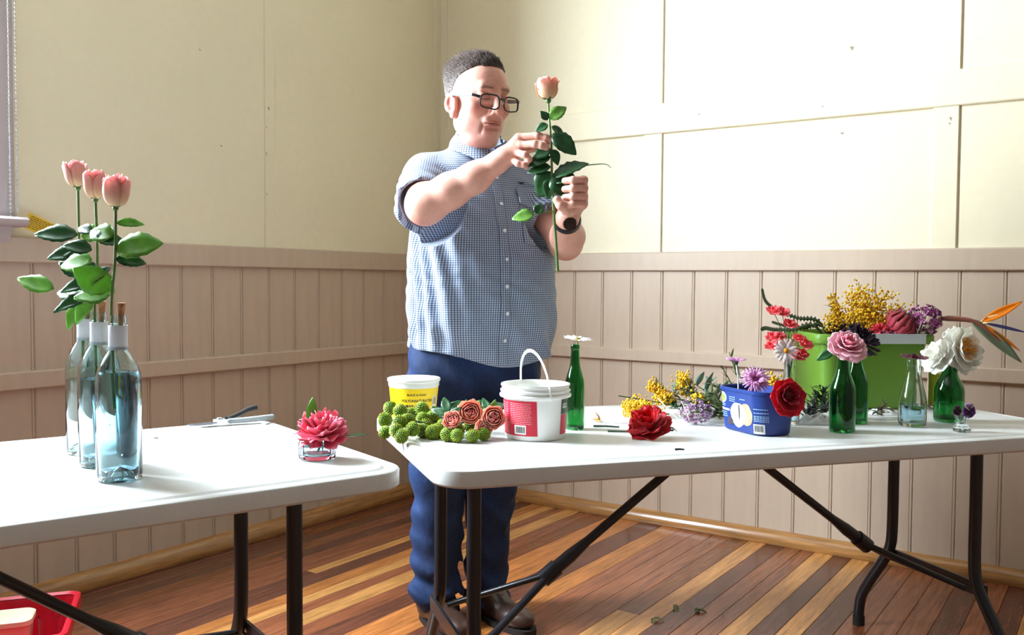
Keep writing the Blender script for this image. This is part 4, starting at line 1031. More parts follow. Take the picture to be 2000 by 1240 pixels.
rspec = {'front': (.325, [(0, 0, .130), (-.006, 0, .30), (.002, 0, .40), (.004, 0, .490)], .0225, .058,
                   [LF(.0, .418, 1, .18, .085, .055, M_leafl, -.1, fold=.15, bend=.12), LF(.0, .40, .9, -.02, .05, .03, M_leafd, .3), LF(-.004, .345, -.72, .55, .070, .052, M_leafl, -.5, fold=.1, bend=.1, up=(.3, -1, .4)),
                    LF(-.004, .335, -.9, .05, .060, .045, M_leafl, -.3, fold=.1, bend=.2, up=(0, -1, .6)), LF(.002, .44, -.9, .3, .055, .04, M_leafl, .2), LF(-.002, .385, -.8, -.5, .065, .024, M_leafd, -.3), LF(.002, .465, .9, .1, .045, .02, M_leafl, .3), LF(0, .43, -.5, .7, .05, .035, M_leafd, .3)]),
         'middle': (.31, [(0, 0, .16), (-.002, 0, .30), (.004, 0, .40), (.002, 0, .515)], .0215, .055,
                    [LF(.0, .44, .8, .1, .05, .035, M_leafd, .4), LF(-.002, .40, -1, -.05, .075, .045, M_leafl, .1, fold=.15), LF(-.004, .36, -.95, -.25, .06, .03, M_leafd, -.3), LF(0, .375, .5, -.5, .05, .035, M_leafl, -.2),
                     LF(-.004, .335, -.85, -.35, .075, .030, M_leafd, -.4, ser=.08), LF(-.004, .34, -1, .12, .07, .034, M_leafl, .2), LF(-.002, .42, -.9, .25, .055, .032, M_leafd, -.2), LF(-.002, .33, -.5, -.8, .06, .034, M_leafl, -.3), LF(0, .455, -.8, .3, .04, .024, M_leafd, .2)]),
         'rear': (.31, [(0, 0, .18), (.0, 0, .30), (-.004, 0, .40), (-.006, 0, .550)], .0225, .054,
                  [LF(-.003, .455, -1, .06, .090, .042, M_leafd, -.1, ser=.06, bend=.12), LF(-.003, .45, .8, .3, .055, .045, M_leafl, .1), LF(-.003, .42, -.8, -.1, .060, .036, M_leafd, -.3), LF(-.002, .395, .7, -.4, .05, .03, M_leafd),
                   LF(0, .33, -1, .18, .065, .034, M_leafd, .2), LF(-.055, .342, -1, .30, .085, .040, M_leafl, .1, fold=.2, bend=.05), LF(0, .37, -.6, .5, .05, .03, M_leafd, -.2), LF(0, .315, -.2, -.6, .06, .03, M_leafl, -.4), LF(0, .44, -.7, -.5, .055, .030, M_leafd, -.3), LF(0, .40, -.9, -.3, .05, .03, M_leafl, .2)])}
for (bx, by), nm, lv in bspots:
    rng = random.Random(hash(nm) % 7 if False else {'front': 5, 'middle': 8, 'rear': 11}[nm]); z0, pts, R, H, lv_ = rspec[nm]
    o = np.array([bx, by, TZ])-CR*.006; P = [o+CR*a+CF*b+np.array([0, 0, c]) for a, b, c in pts]
    lv2 = [(o+CR*(a+(.004 if d > 0 else -.004))+np.array([0, 0, z]), tuple(CR*d+CF*dy+np.array([0, 0, dz])), L*1.0, Wd*1.0, m, dict(dict(up=camup(.35), ser=.05), **kw)) for a, z, d, dz, L, Wd, m, dy, kw in lv_]
    tilt = {'front': CR*.10, 'middle': CR*.02, 'rear': -CR*.10}[nm]-CF*.12
    rose_thing('rose', rlab[nm], P, .0027, axis_frame(P[-1]+np.array([0, 0, .004]), tilt+np.array([0, 0, 1]), 1.0), R, H, lv2, rng, PK_IN, PK_OUT, PK_BASE, BUD, 'pale pink roses in wine bottles', srgb(250, 200, 196))

# ------------------------------------------------------------------ left table: camellia in a small vase, secateurs
r = empty('glass_vase', (1.648, -2.438, TZ+.0005))
VASE = [(.034, 0), (.0375, .003), (.0385, .008), (.0385, .034), (.0370, .038)]
MB().lathe([(0.0005, 0)]+VASE+[(.0345, .038), (.0350, .034), (.0350, .012), (.030, .009), (.0005, .009)], 12).build('glass_body', G_clear, r, ang=20)
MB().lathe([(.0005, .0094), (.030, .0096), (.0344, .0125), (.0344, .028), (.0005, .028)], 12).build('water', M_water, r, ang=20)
tag(r, 'low faceted clear glass vase of water under the pink camellia', 'vase')
rng = random.Random(21); t = empty('camellia', (1.645, -2.430, TZ+.012))
stem_tube(t, [(-.004, 0, .002), (.004, .002, .02), (.008, .004, .045)], .0025, M_stemd)
hm_ = axis_frame((.006, .002, .036), -CF*.42+CR*.02+np.array([0, 0, 1]))
lush_head(t, hm_, .050, [(4, .30, .95, .9, .10), (5, .52, .85, .80, .12), (6, .80, .66, .72, .13), (7, 1.0, .36, .62, .13), (6, 1.06, .02, .6, .14)], srgb(246, 120, 150), srgb(232, 72, 110), rng, srgb(250, 168, 184))
MB().ball((0, 0, .026), (.010, .010, .012), 10, 6, col=srgb(238, 170, 120), bump=.15, rng=rng).xf(hm_).build('stamens', M_petal, t, colors=True)
add_leaf(t, tuple(-CR*.016+np.array([0, 0, .055])), tuple(CR*.05+np.array([0, 0, 1])), .058, .024, M_leafl, up=tuple(-CF), bend=.05)
add_leaf(t, tuple(CR*.045+CF*.01+np.array([0, 0, .030])), tuple(CR+np.array([0, 0, .10])), .055, .018, M_leafd, bend=.0)
tag(t, 'bright pink camellia bloom with two leaves in the low glass vase', 'camellia')
# secateurs
t = empty('secateurs', (1.150, -2.262, TZ), math.atan2(.199, .079))
M_bl = mat('steel_blade', (.16, .16, .17), .3, metal=.8, noise=(40, .3)); M_hg = mat('grey_grip', (.30, .33, .34), .45, noise=(40, .1)); M_hb = mat('black_grip', (.015, .016, .018), .5, noise=(40, .1)); M_al = mat('cast_alloy', (.62, .63, .65), .3, metal=.7, noise=(60, .1))
def bar(pts, rs, m, nm, flat=.6, par=t): return MB().tube(smooth_path(pts, 4), rs, 10, flat=flat, up=(0, 0, 1)).build(nm, m, par, ang=60)
k = lambda n, a, b: [lerp(a, b, i/(n-1)) for i in range(n)]
bar([(-.010, -.004, .010), (.035, -.010, .011), (.070, -.012, .012), (.108, -.006, .012)], k(13, .0085, .0100), M_hg, 'grip', .75)
bar([(-.004, .006, .014), (.030, .022, .022), (.058, .036, .030), (.080, .040, .034)], k(13, .007, .0095), M_hb, 'grip', .75)
MB().prism([(-.045, -.010), (-.020, -.014), (.004, -.010), (.008, .004), (-.012, .012), (-.040, .008)], 'z', .006, .016).build('body_casting', M_al, t, ang=40)
MB().prism([(-.105, -.004), (-.070, -.013), (-.035, -.012), (-.030, .002), (-.060, .001)], 'z', .008, .011).build('cutting_blade', M_bl, t, smooth=False)
MB().prism([(-.098, .006), (-.075, .001), (-.035, .000), (-.030, .010), (-.065, .010)], 'z', .004, .008).build('anvil_blade', M_bl, t, smooth=False)
MB().lathe([(0, .020), (.006, .020), (.0075, .016), (.0075, .005), (0, .005)], 14, c=(-.026, 0, 0)).build('pivot_bolt', M_al, t, ang=40)
MB().lathe([(0, .021), (.004, .021), (.005, .017), (0, .016)], 12, c=(-.010, -.003, 0)).build('lock_catch', M_hb, t, ang=40)
tag(t, 'secateurs with one grey and one black grip lying on the left table', 'secateurs')
tag(MB().prism([(-.006, -.003), (.004, -.004), (.006, .002), (-.003, .004)], 'z', 0, .0015).build('leaf_scrap', M_stemd, loc=(1.176, -2.489, TZ+.0002), smooth=False), 'tiny dark leaf scrap on the left table behind the bottles', 'scrap')
# ------------------------------------------------------------------ the rose in the man's hands
def MW(lx, ly, z): return np.array([1.294+.8257*lx-.5642*ly, -1.425+.5642*lx+.8257*ly, z])
rng = random.Random(31)
t = empty('rose', tuple(MW(.243, -.362, 1.119))); inv = MW(.243, -.362, 1.119)
P = [MW(a, b, c) for a, b, c in ((.243, -.362, 1.119), (.237, -.372, 1.20), (.229, -.380, 1.29), (.224, -.381, 1.37), (.222, -.378, 1.46), (.216, -.376, 1.53), (.212, -.376, 1.585))]
MB().tube(smooth_path([p-inv for p in P], 5), [lerp(.0042, .0028, i/30) for i in range(31)], 8).build('stem', M_stem, t, ang=70)
hM = Matrix.Translation(-Vector(inv)) @ axis_frame(P[-1]+np.array([0, 0, .004]), np.array([0, 0, 1])-CR*.08-CF*.05, .6)
rose_head(t, hM, .030, .058, [(3, .42, .98, -.30, 1.2), (3, .60, 1.0, -.20, 1.15), (4, .80, 1.0, -.05, 1.0), (4, .95, .97, .10, .9), (3, 1.05, .92, .28, .8)], srgb(240, 120, 112), srgb(246, 164, 148), srgb(236, 224, 168), rng, srgb(252, 214, 200))
sepals(t, hM, .019, .048, rng, M_stemd, open_=.55); MB().ball((0, 0, -.003), (.0085, .0085, .009), 10, 6).xf(hM).build('calyx', M_stem, t)
camup = lambda a=.55: tuple(-CF*(1-a)+np.array([0, 0, a]))
for a, z, dx, dz, L, Wd, m, up, kw in (
        (.214, 1.535, .75, .62, .052, .036, M_leafl, .25, dict(ser=.05)), (.214, 1.532, -.55, .75, .030, .022, M_leafd, .3, {}), (.214, 1.520, -.9, -.45, .036, .024, M_leafd, .3, {}),
        (.219, 1.515, .7, -.45, .045, .026, M_leafd, .5, dict(bend=.4)), (.222, 1.495, .72, -.62, .082, .048, M_leafd, .2, dict(bend=.1, ser=.04)), (.222, 1.455, -.85, -.40, .050, .036, M_leafd, .3, {}),
        (.222, 1.452, .35, -.9, .042, .026, M_leafd, .3, {}), (.223, 1.432, -1, -.25, .070, .034, M_leafd, .35, dict(ser=.05)), (.224, 1.405, -.95, -.12, .062, .032, M_leafd, .4, {}),
        (.225, 1.392, -.45, -.85, .072, .062, M_leafd, .2, dict(fold=.12)), (.226, 1.388, .62, -.72, .080, .072, M_leafd, .2, dict(fold=.12, bend=.1)), (.226, 1.378, .80, .45, .095, .042, M_leafd, .45, dict(ser=.10)),
        (.227, 1.365, .90, .12, .060, .034, M_leafd, .5, {}), (.228, 1.375, -.2, -.95, .055, .040, M_leafd, .2, {})):
    b = MW(a+(.003 if dx > 0 else -.003), -.380, z)-inv; add_leaf(t, b, tuple(CR*dx-CF*rng.uniform(.05, .25)+np.array([0, 0, dz])), L*1.05, Wd*1.1, m, up=camup(up), **kw)
tw = [MW(.250, -.385, 1.372), MW(.300, -.385, 1.404), MW(.345, -.385, 1.412), MW(.372, -.385, 1.412), MW(.386, -.385, 1.402)]
MB().tube(smooth_path([p-inv for p in tw], 4), [lerp(.0022, .0007, i/16) for i in range(17)], 6).build('curling_shoot', M_stem, t, ang=70)
pt = [MW(.230, -.380, 1.285), MW(.200, -.388, 1.278), MW(.165, -.390, 1.272)]
stem_tube(t, [p-inv for p in pt], .0016, M_stem, 'leaf_stalk')
for a, z, dx, dz, L, Wd, m in ((.175, 1.273, -.95, -.10, .060, .038, M_leafl), (.182, 1.275, .40, .85, .032, .030, M_leafd), (.19, 1.276, -.3, .7, .028, .022, M_leafd)):
    add_leaf(t, MW(a, -.390, z)-inv, tuple(CR*dx-CF*.1+np.array([0, 0, dz])), L, Wd, m, up=camup(.3), ser=.06)
tag(t, 'long-stemmed pale pink rose held up in both of the man\'s hands', 'rose')

# ------------------------------------------------------------------ right table: tubs and pail
M_wpl = mat('white_polypropylene', (.84, .84, .80), .32, noise=(12, .03)); M_yel = mat('yellow_label_print', srgb(250, 212, 10), .4, noise=(14, .05)); M_redl = mat('red_label_print', srgb(206, 34, 60), .4, noise=(14, .08))
M_grl = mat('dark_green_label_print', srgb(38, 76, 50), .4, noise=(14, .1)); M_rtxt = mat('pale_red_print', srgb(236, 150, 156), .5, noise=(30, .1))
def face(x, y): return math.atan2(-3.7273-y, 3.0085-x)
rng = random.Random(41)
x, y = 1.456, -1.912; r = empty('margarine_tub', (x, y, TZ+.0005)); fa = face(x, y)
rf = lambda z: .0555+.0105*min(max(z, 0), .1)/.1
MB().lathe([(.0005, 0), (.053, 0), (.0555, .003), (rf(.088), .088), (.0665, .089), (.0668, .1), (.0695, .102), (.0700, .108), (.0680, .1095), (.0655, .108), (.0640, .098), (.0535, .004), (.0005, .004)], 48).build('tub_body', M_wpl, r, ang=40)
decal_rect(r, 2*PI*.0605*.97, .080, rf, fa+.2, .046, .0004, M_yel, 'yellow_label', 60, 3)
decal_text(r, 'BLACK & GOLD', .0072, rf, fa+.12, .070, .0008, M_ink); decal_text(r, 'POLYUNSATURATED', .0098, rf, fa+.16, .0545, .0008, M_ink, squash=.92); decal_text(r, 'MARGARINE', .0105, rf, fa+.12, .041, .0008, M_ink)
barcode(r, .014, .026, rf, fa+1.02, .052, .0009, rng)
tag(r, 'open yellow margarine tub with black lettering and white rim', 'tub')
# white pail
x, y = 1.864, -1.952; r = empty('plastic_pail', (x, y, TZ+.0005)); fa = face(x, y); rf = lambda z: .0705+.0055*min(max(z, 0), .125)/.125
MB().lathe([(.0005, 0), (.067, 0), (.0705, .004), (rf(.094), .094), (.0775, .095), (.0835, .097), (.0845, .101), (.0830, .104), (.0785, .105), (.0785, .108), (.0825, .110), (.0825, .113), (.0790, .115), (.0790, .121), (.0815, .123), (.0808, .1265), (.0780, .1260), (.0745, .120), (.0735, .10), (.068, .006), (.0005, .005)], 56).build('pail_body', M_wpl, r, ang=40)
decal_rect(r, 1.62*.0725, .080, rf, fa-.74, .052, .0005, M_redl, 'red_label', 26, 4)
for k in range(3): text_lines(r, -.055+.014*k, -.046+.0135*k, [-.034+.0052*i for i in range(14)], rf, fa-.74, .052, .0009, M_rtxt, rng, .0022)
text_lines(r, -.010, .046, [.034-.0042*i for i in range(12)], rf, fa-.74, .052, .0009, M_rtxt, rng, .0016)
barcode(r, .030, .021, rf, fa-.50, .026, .0010, rng)
decal_rect(r, .042, .046, rf, fa+1.22, .036, .0005, M_redl, 'red_label', 10, 3); decal_rect(r, .042, .034, rf, fa+1.22, .077, .0005, M_grl, 'green_label', 10, 3)
decal_text(r, 'GO', .016, rf, fa+1.16, .078, .0009, M_white)
hb = fa+RAD(24); A = np.array([.0835*math.cos(hb+PI), .0835*math.sin(hb+PI), .101]); Bp = np.array([.0835*math.cos(hb), .0835*math.sin(hb), .101]); hp_ = []
for k in range(15):
    q = PI*k/14; hp_.append(A*(1+math.cos(q))/2+Bp*(1-math.cos(q))/2+np.array([0, 0, .102*math.sin(q)**.8])-CR*.012*math.sin(q))
mh = MB().tube(hp_, .0042, 8, flat=.45, up=tuple(np.cross(Bp-A, (0, 0, 1)))).build('handle', M_wpl, r, ang=70)
for q in (A, Bp): MB().ball(tuple(q), (.006, .006, .007), 10, 6).build('handle_pivot', M_wpl, r)
tag(r, 'white plastic pail with raised handle and red label', 'pail')
# blue ice cream tub
M_blue = mat('royal_blue_print', srgb(18, 50, 122), .35, noise=(10, .08)); M_bluei = mat('blue_tub_inside', srgb(30, 58, 120), .5, noise=(10, .06))
M_lbl = mat('pale_blue_print', srgb(150, 186, 226), .5, noise=(30, .08)); M_ice = mat('ice_cream_print', srgb(226, 220, 206), .6, noise=(60, .22), bump=(60, .3)); M_ice2 = mat('caramel_ice_cream_print', srgb(176, 156, 126), .6, noise=(60, .25)); M_choc = mat('dark_berry_print', srgb(60, 50, 62), .6, noise=(60, .3)); M_lime = mat('lime_green_print', srgb(130, 180, 70), .5, noise=(30, .1))
r = empty('ice_cream_tub', (2.258, -1.552, TZ+.0005), math.atan2(-.54, .84))
def tubring(hx, hy, rr, z): return [(a, b, z) for a, b in rrect(hx, hy, rr, 8)]
def tub_body(par, rings, m, name, close=True):
    n = len(rings[0]); V = [p for q in rings for p in q]; F = [(i*n+k, i*n+(k+1) % n, (i+1)*n+(k+1) % n, (i+1)*n+k) for i in range(len(rings)-1) for k in range(n)]
    if close: F += [tuple(range(n-1, -1, -1)), tuple((len(rings)-1)*n+k for k in range(n))]
    return MB().add(V, F).build(name, m, par, ang=40)
tub_body(r, [tubring(.081, .050, .041, 0), tubring(.085, .054, .043, .004), tubring(.093, .062, .047, .098), tubring(.096, .065, .048, .099), tubring(.096, .065, .048, .106), tubring(.093, .062, .045, .107), tubring(.090, .059, .043, .104), tubring(.082, .051, .040, .006)], M_blue, 'tub_body')
def tub_uv(s, z, lift):          # s: run along the outline from the -y side (left long face) round the near corner
    s *= .87; k = z/.107; hx, hy, rr = lerp(.085, .093, k)+lift, lerp(.054, .062, k)+lift, lerp(.043, .047, k)
    La = 2*(hx-rr); arc = PI/2*rr
    # start in the middle of the long face (y=-hy), going towards +x (the near end)
    if s < -(hx-rr):
        a = -PI/2-(-s-(hx-rr))/rr; return (-(hx-rr)+rr*math.cos(a), -hy+rr+rr*math.sin(a), z)
    if s <= hx-rr: return (s, -hy, z)
    s2 = s-(hx-rr)
    if s2 <= arc: a = -PI/2+s2/rr; return (hx-rr+rr*math.cos(a), -hy+rr+rr*math.sin(a), z)
    return (hx, -hy+rr+(s2-arc), z)
def tub_decal(pts, m, name, lift, faces=None):
    V = [tub_uv(a, b, lift) for a, b in pts]; return MB().add(V, faces or [tuple(range(len(V)))]).build(name, m, r, smooth=False)
def tub_blob(s0, z0, rs, rz, m, name, lift, n=5, k=24, wob=0.0):
    V = [(s0, z0)]; F = []
    for i in range(1, n+1):
        for j in range(k):
            q = 2*PI*j/k; w = 1+wob*math.sin(3*q+s0*99)+wob*.6*math.sin(7*q); V.append((s0+rs*i/n*math.cos(q)*w, z0+rz*i/n*math.sin(q)*w))
    F = [(0, 1+j, 1+(j+1) % k) for j in range(k)]+[(1+i*k+j, 1+(i+1)*k+j, 1+(i+1)*k+(j+1) % k, 1+i*k+(j+1) % k) for i in range(n-1) for j in range(k)]
    return tub_decal(V, m, name, lift, F)
tub_blob(-.068, .080, .019, .0135, M_white, 'oval_badge', .0006); tub_blob(-.068, .080, .0145, .0095, M_lime, 'badge_centre', .0009)
tub_blob(.036, .046, .028, .027, M_ice2, 'ice_cream_picture', .0006, wob=.04); tub_blob(.002, .043, .034, .030, M_ice, 'ice_cream_picture', .0009, wob=.035); tub_blob(.008, .051, .003, .020, M_choc, 'ripple_print', .0012, n=2, wob=.1); tub_blob(-.034, .024, .013, .010, M_choc, 'berry_print', .0012, wob=.08)
_g = [(-.088+.0052*i, .0500-.00015*i+.005*j) for i in range(11) for j in range(2)]; tub_decal(_g, M_white, 'white_line', .0010, [(i*2, i*2+2, i*2+3, i*2+1) for i in range(10)])
for a, b, zz in ((-.086, -.054, (.060, .064)), (-.084, -.046, (.044, .039, .034)), (-.036, -.010, (.084, .079, .074)), (.012, .034, (.082,)), (.068, .110, (.064, .055, .047, .043, .039, .035))):
    V = []; F = []
    for z in zz:
        s = a
        while s < b-.002:
            w = min(rng.uniform(.003, .008), b-s); i = len(V); V += [(s, z-.0009), (s+w, z-.0009), (s+w, z+.0009), (s, z+.0009)]; F.append((i, i+1, i+2, i+3)); s += w+.0015
    tub_decal(V, M_lbl, 'small_print', .0008, F)
_g = [(.066+.004*i, .005+.0115*j) for i in range(9) for j in range(3)]; tub_decal(_g, M_white, 'barcode_patch', .0010, [(i*3+j, i*3+3+j, i*3+4+j, i*3+1+j) for i in range(8) for j in range(2)])
V = []; F = []; s = .070
while s < .094: w = rng.uniform(.0007, .0018); i = len(V); V += [(s, .010), (s+w, .010), (s+w, .026), (s, .026)]; F.append((i, i+1, i+2, i+3)); s += w+rng.uniform(.0008, .0016)
tub_decal(V, M_ink, 'barcode_bars', .0015, F)
tag(r, 'royal blue ice cream tub printed with two white scoops', 'tub')
# green storage tub
M_gtub = mat('lime_green_plastic', srgb(112, 156, 52), .38, noise=(8, .06)); M_rimglare = mat('rim_sky_glare', (.66, .72, .74), .25, noise=(12, .03))
r = empty('storage_tub', (2.3270, -.8760, TZ+.0005), math.atan2(.602, .799))      # local x along the front, -y towards the viewer
GT = (2.3200, -.8800, math.atan2(.602, .799))
def ring2(hx, hy, rr, z): return tubring(hx, hy, rr, z)
tub_body(r, [ring2(.140, .122, .03, 0), ring2(.146, .128, .034, .006), ring2(.160, .142, .038, .196), ring2(.161, .143, .038, .205), ring2(.155, .137, .036, .205), ring2(.142, .124, .032, .010)], M_gtub, 'tub_body')
rr_ = [ring2(.161, .143, .038, .192), ring2(.176, .158, .046, .192), ring2(.179, .161, .048, .197), ring2(.179, .161, .048, .216), ring2(.176, .158, .046, .220), ring2(.160, .142, .038, .219), ring2(.157, .139, .037, .206)]
tub_body(r, rr_, M_gtub, 'rim', False)
MB().prism([(-.075, -.1625), (.135, -.1625), (.135, -.160), (-.075, -.160)], 'z', .1935, .2195).build('painted_rim_glare', M_rimglare, r, smooth=False)  # added white strips paint the sky reflection along the green rim
MB().prism([(-.08, -.163), (.137, -.163), (.137, -.142), (-.08, -.142)], 'z', .2195, .222).build('painted_rim_glare', M_rimglare, r, smooth=False)
tag(r, 'large lime green storage tub packed with cut flowers', 'tub')
# jar of yellow liquid
r = empty('plastic_jar', (2.556, -.815, TZ+.0005)); JP = [(.030, 0), (.034, .003), (.035, .010), (.0355, .130), (.034, .140), (.036, .142), (.036, .160), (.034, .162)]
bottle(r, JP, .002, G_clear); liquid(r, JP, .002, .007, .104, mat('yellow_liquid', (.80, .68, .07), .25, noise=(4, .05)), 'yellow_liquid')
tag(r, 'clear jar of yellow liquid behind the short green bottle', 'jar')

# ------------------------------------------------------------------ right table: bottles with flowers
def scaled(p, kr, kz): return [(a*kr, b*kz) for a, b in p]
def bottle_thing(name, x, y, prof, m, label, wall=.0026, group=None, water=None):
    r = empty(name, (x, y, TZ+.0005)); bottle(r, prof, wall, m, .006, .006)
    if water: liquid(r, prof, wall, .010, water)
    tag(r, label, 'bottle', group); return r
bottle_thing('beer_bottle', 1.882, -1.800, scaled(BEER, .80, .96), G_green, 'slim green glass bottle with a white daisy, right of the white pail')
bottle_thing('beer_bottle', 2.433, -1.437, scaled(BEER, 1.03, .89), G_green, 'green glass bottle under the pale pink camellia, front of the green pair')
bottle_thing('beer_bottle', 2.425, -1.272, scaled(BEER, 1.0, .92), G_green, 'green glass bottle half hidden behind the other, under the dark flower')
bottle_thing('stubby_bottle', 2.621, -1.093, scaled(STUB, 1.10, 1.0), G_green, 'short wide green bottle holding the white peony')
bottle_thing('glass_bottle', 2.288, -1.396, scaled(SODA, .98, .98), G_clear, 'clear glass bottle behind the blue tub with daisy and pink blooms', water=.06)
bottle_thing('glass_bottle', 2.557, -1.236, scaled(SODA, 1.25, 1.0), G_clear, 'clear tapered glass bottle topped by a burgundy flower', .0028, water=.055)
r = empty('bud_vase', (2.675, -1.257, TZ+.0005)); MV = [(.018, 0), (.021, .002), (.0215, .006), (.019, .014), (.0125, .020), (.0115, .025), (.016, .034), (.0215, .043)]
MB().lathe([(.0005, .001)]+MV+[(.0190, .0425), (.0135, .034), (.0088, .025), (.0085, .018), (.0005, .014)], 10).build('cut_glass_body', G_clear, r, ang=15)
tag(r, 'tiny cut-glass bud vase holding violas at the right', 'vase')
def flower(name, label, cat, foot, neck, stem_r, build, stem_m=None, group=None, mid=None):
    """a single cut flower: stem from foot to neck, then build(thing, head position relative to foot)"""
    t = empty(name, foot); f = np.array(foot); pts = [np.zeros(3)]+([np.array(mid)-f] if mid is not None else [])+[np.array(neck)-f]
    if mid is None: pts.insert(1, (pts[0]+pts[1])/2+np.array([.002, .001, 0]))
    stem_tube(t, pts, stem_r, stem_m or M_stem); build(t, np.array(neck)-f); tag(t, label, cat, group); return t
rng = random.Random(77); WH = srgb(246, 246, 244)
Z = np.array([0, 0, 1.0])
flower('daisy', 'white daisy standing in the slim green bottle', 'daisy', (1.882, -1.800, TZ+.05), tuple(np.array([1.884, -1.799, TZ+.222])+CR*.004), .0015,
       lambda t, p: daisy_head(t, axis_frame(p, Z*1-CF*.12+CR*.10), .036, 20, WH, WH, srgb(180, 150, 60), rng, cup=.16))
def pale_camellia(t, p):
    M = axis_frame(p-CF*.010, Z*.75-CF*.75+CR*.02)
    lush_head(t, M, .046, [(4, .26, .80, 1.0, .05), (5, .48, .74, .92, .06), (6, .74, .58, .84, .06), (6, .96, .34, .78, .06), (6, 1.06, .06, .70, .06)], srgb(240, 160, 182), srgb(246, 196, 208), rng, srgb(252, 226, 230))
    add_leaf(t, p-CR*.028-Z*.008, tuple(-CR*1-Z*.55), .045, .022, M_leafd, up=camup(.3))
flower('camellia', 'pale pink ruffled camellia on the front green bottle', 'camellia', (2.433, -1.437, TZ+.06), (2.436, -1.436, TZ+.208), .002, pale_camellia)
def dark_flower(t, p):
    lush_head(t, axis_frame(p, Z*.7-CF*.6+CR*.45), .050, [(5, .4, .6, .5, .12), (8, .75, .5, .42, .14), (9, 1.05, .25, .36, .14)], srgb(40, 18, 40), srgb(34, 22, 44), rng, srgb(60, 30, 60))
flower('black_cornflower', 'near-black purple flower behind the pale pink camellia', 'flower', (2.425, -1.272, TZ+.06), (2.432, -1.268, TZ+.215), .002, dark_flower)
def burg(t, p): lush_head(t, axis_frame(p, Z-CF*.10+CR*.04), .034, [(5, .55, .22, .5, .06), (7, 1.0, .12, .5, .08)], srgb(120, 24, 48), srgb(92, 20, 42), rng, srgb(170, 90, 110)); MB().ball((0, 0, .006), (.008, .008, .007), 10, 5, col=srgb(60, 16, 26)).xf(axis_frame(p, Z)).build('flower_eye', M_petal, t, colors=True)
flower('burgundy_flower', 'flat burgundy flower resting on the clear tapered bottle', 'flower', (2.557, -1.236, TZ+.05), (2.557, -1.236, TZ+.176), .0016, burg)
def peony(t, p):
    M = axis_frame(p+CR*.026+Z*.022, -CF*.80+CR*.30+Z*.20)
    lush_head(t, M, .062, [(5, .62, .60, .80, .05), (6, .90, .36, .72, .06), (7, 1.05, .02, .64, .07), (6, .95, -.35, .62, .06)], srgb(252, 250, 240), srgb(252, 250, 244), rng)
    m = MB()
    for k in range(70):
        a = rng.uniform(0, 6.28); q = .024*math.sqrt(rng.random()); b = (q*math.cos(a), q*math.sin(a), .012); e = (b[0]*1.25, b[1]*1.25, .030+rng.uniform(-.004, .004))
        m.tube([b, e], .0007, 4, col=srgb(240, 190, 60)); m.ball(e, .0018, 6, 4, col=srgb(246, 176, 20))
    m.xf(M); o = m.build('stamens', M_petal, t, colors=True); o['kind'] = 'stuff'
    lush_head(t, axis_frame(p-CR*.024+CF*.012, -CR*.6-CF*.25+Z*.35), .048, [(5, .5, .7, .8, .06), (6, .85, .45, .75, .07), (6, 1.0, .1, .68, .07)], srgb(250, 248, 238), srgb(250, 248, 240), rng)
flower('peony', 'large white peony with golden stamens in the short green bottle', 'peony', (2.617, -1.095, TZ+.075), (2.622, -1.093, TZ+.170), .003, peony, M_stemd)
def viola(cs, R):
    def f(t, p):
        M = axis_frame(p, -CF*1+Z*.12); hd = empty('flower_head'); hd.parent = t
        for k, (a, s, c) in enumerate(((.5, 1.0, cs[0]), (-.5, 1.0, cs[0]), (1.5, .85, cs[0]), (-1.5, .85, cs[0]), (PI, .95, cs[1]))):
            g = [[(R*s*u*math.sin(v*.75), R*s*u*math.cos(v*.75), .002*math.sin(4*v)*u+.001*k) for v in (-1, -.5, 0, .5, 1)] for u in (.06, .3, .55, .8, 1.0)]
            add_petal(hd, g, .0005, grad(5, 5, cs[2], c, 1.4), M @ Matrix.Rotation(a+PI, 4, 'Z'))
    return f
flower('viola', 'purple viola with pale lower petal leaning from the bud vase', 'viola', (2.676, -1.257, TZ+.018), (2.690, -1.258, TZ+.055), .0008, viola((srgb(120, 50, 140), srgb(206, 176, 214), srgb(30, 12, 40)), .019))
flower('viola', 'dark maroon viola tucked at the left of the bud vase', 'viola', (2.674, -1.258, TZ+.018), (2.664, -1.262, TZ+.052), .0008, viola((srgb(98, 24, 62), srgb(110, 30, 80), srgb(30, 8, 20)), .013))
# in the clear bottle behind the blue tub
flower('daisy', 'white daisy with yellow eye facing out beside the green tub', 'daisy', (2.287, -1.397, TZ+.02), tuple(np.array([2.278, -1.402, .916])-CF*.008), .0022,
       lambda t, p: daisy_head(t, axis_frame(p, -CF+Z*.25-CR*.05), .034, 17, WH, srgb(250, 236, 236), srgb(226, 160, 30), rng, cup=.10), mat('pale_white_stem', srgb(214, 222, 210), .4, noise=(40, .1)))
def blooms(spots, c0, c1, R=.019):
    def f(t, p):
        o = np.array(t.location)
        for q in spots:
            q = np.array(q)-o; stem_tube(t, [p*.6, (p+q)/2, q], .0009, M_stemd); d = q-p*.7; d = d/np.linalg.norm(d)
            lush_head(t, axis_frame(q, d*.5-CF*.6+Z*.3), R*rng.uniform(.85, 1.1), [(3, .5, .8, .95, .10), (5, 1.0, .45, .78, .12)], c0, c1, rng)
    return f
flower('pink_stock', 'coral pink blossoms on one stem above and beside the daisy', 'flower', (2.289, -1.395, TZ+.02), (2.284, -1.394, TZ+.19), .0016,
       blooms([(2.248, -1.405, 1.014), (2.268, -1.400, 1.010), (2.284, -1.392, .980), (2.246, -1.404, .945), (2.243, -1.404, .922), (2.262, -1.398, .948), (2.306, -1.386, .945), (2.322, -1.384, .930), (2.314, -1.384, .905), (2.304, -1.388, .900)], srgb(246, 100, 110), srgb(250, 122, 126)), M_stemd)
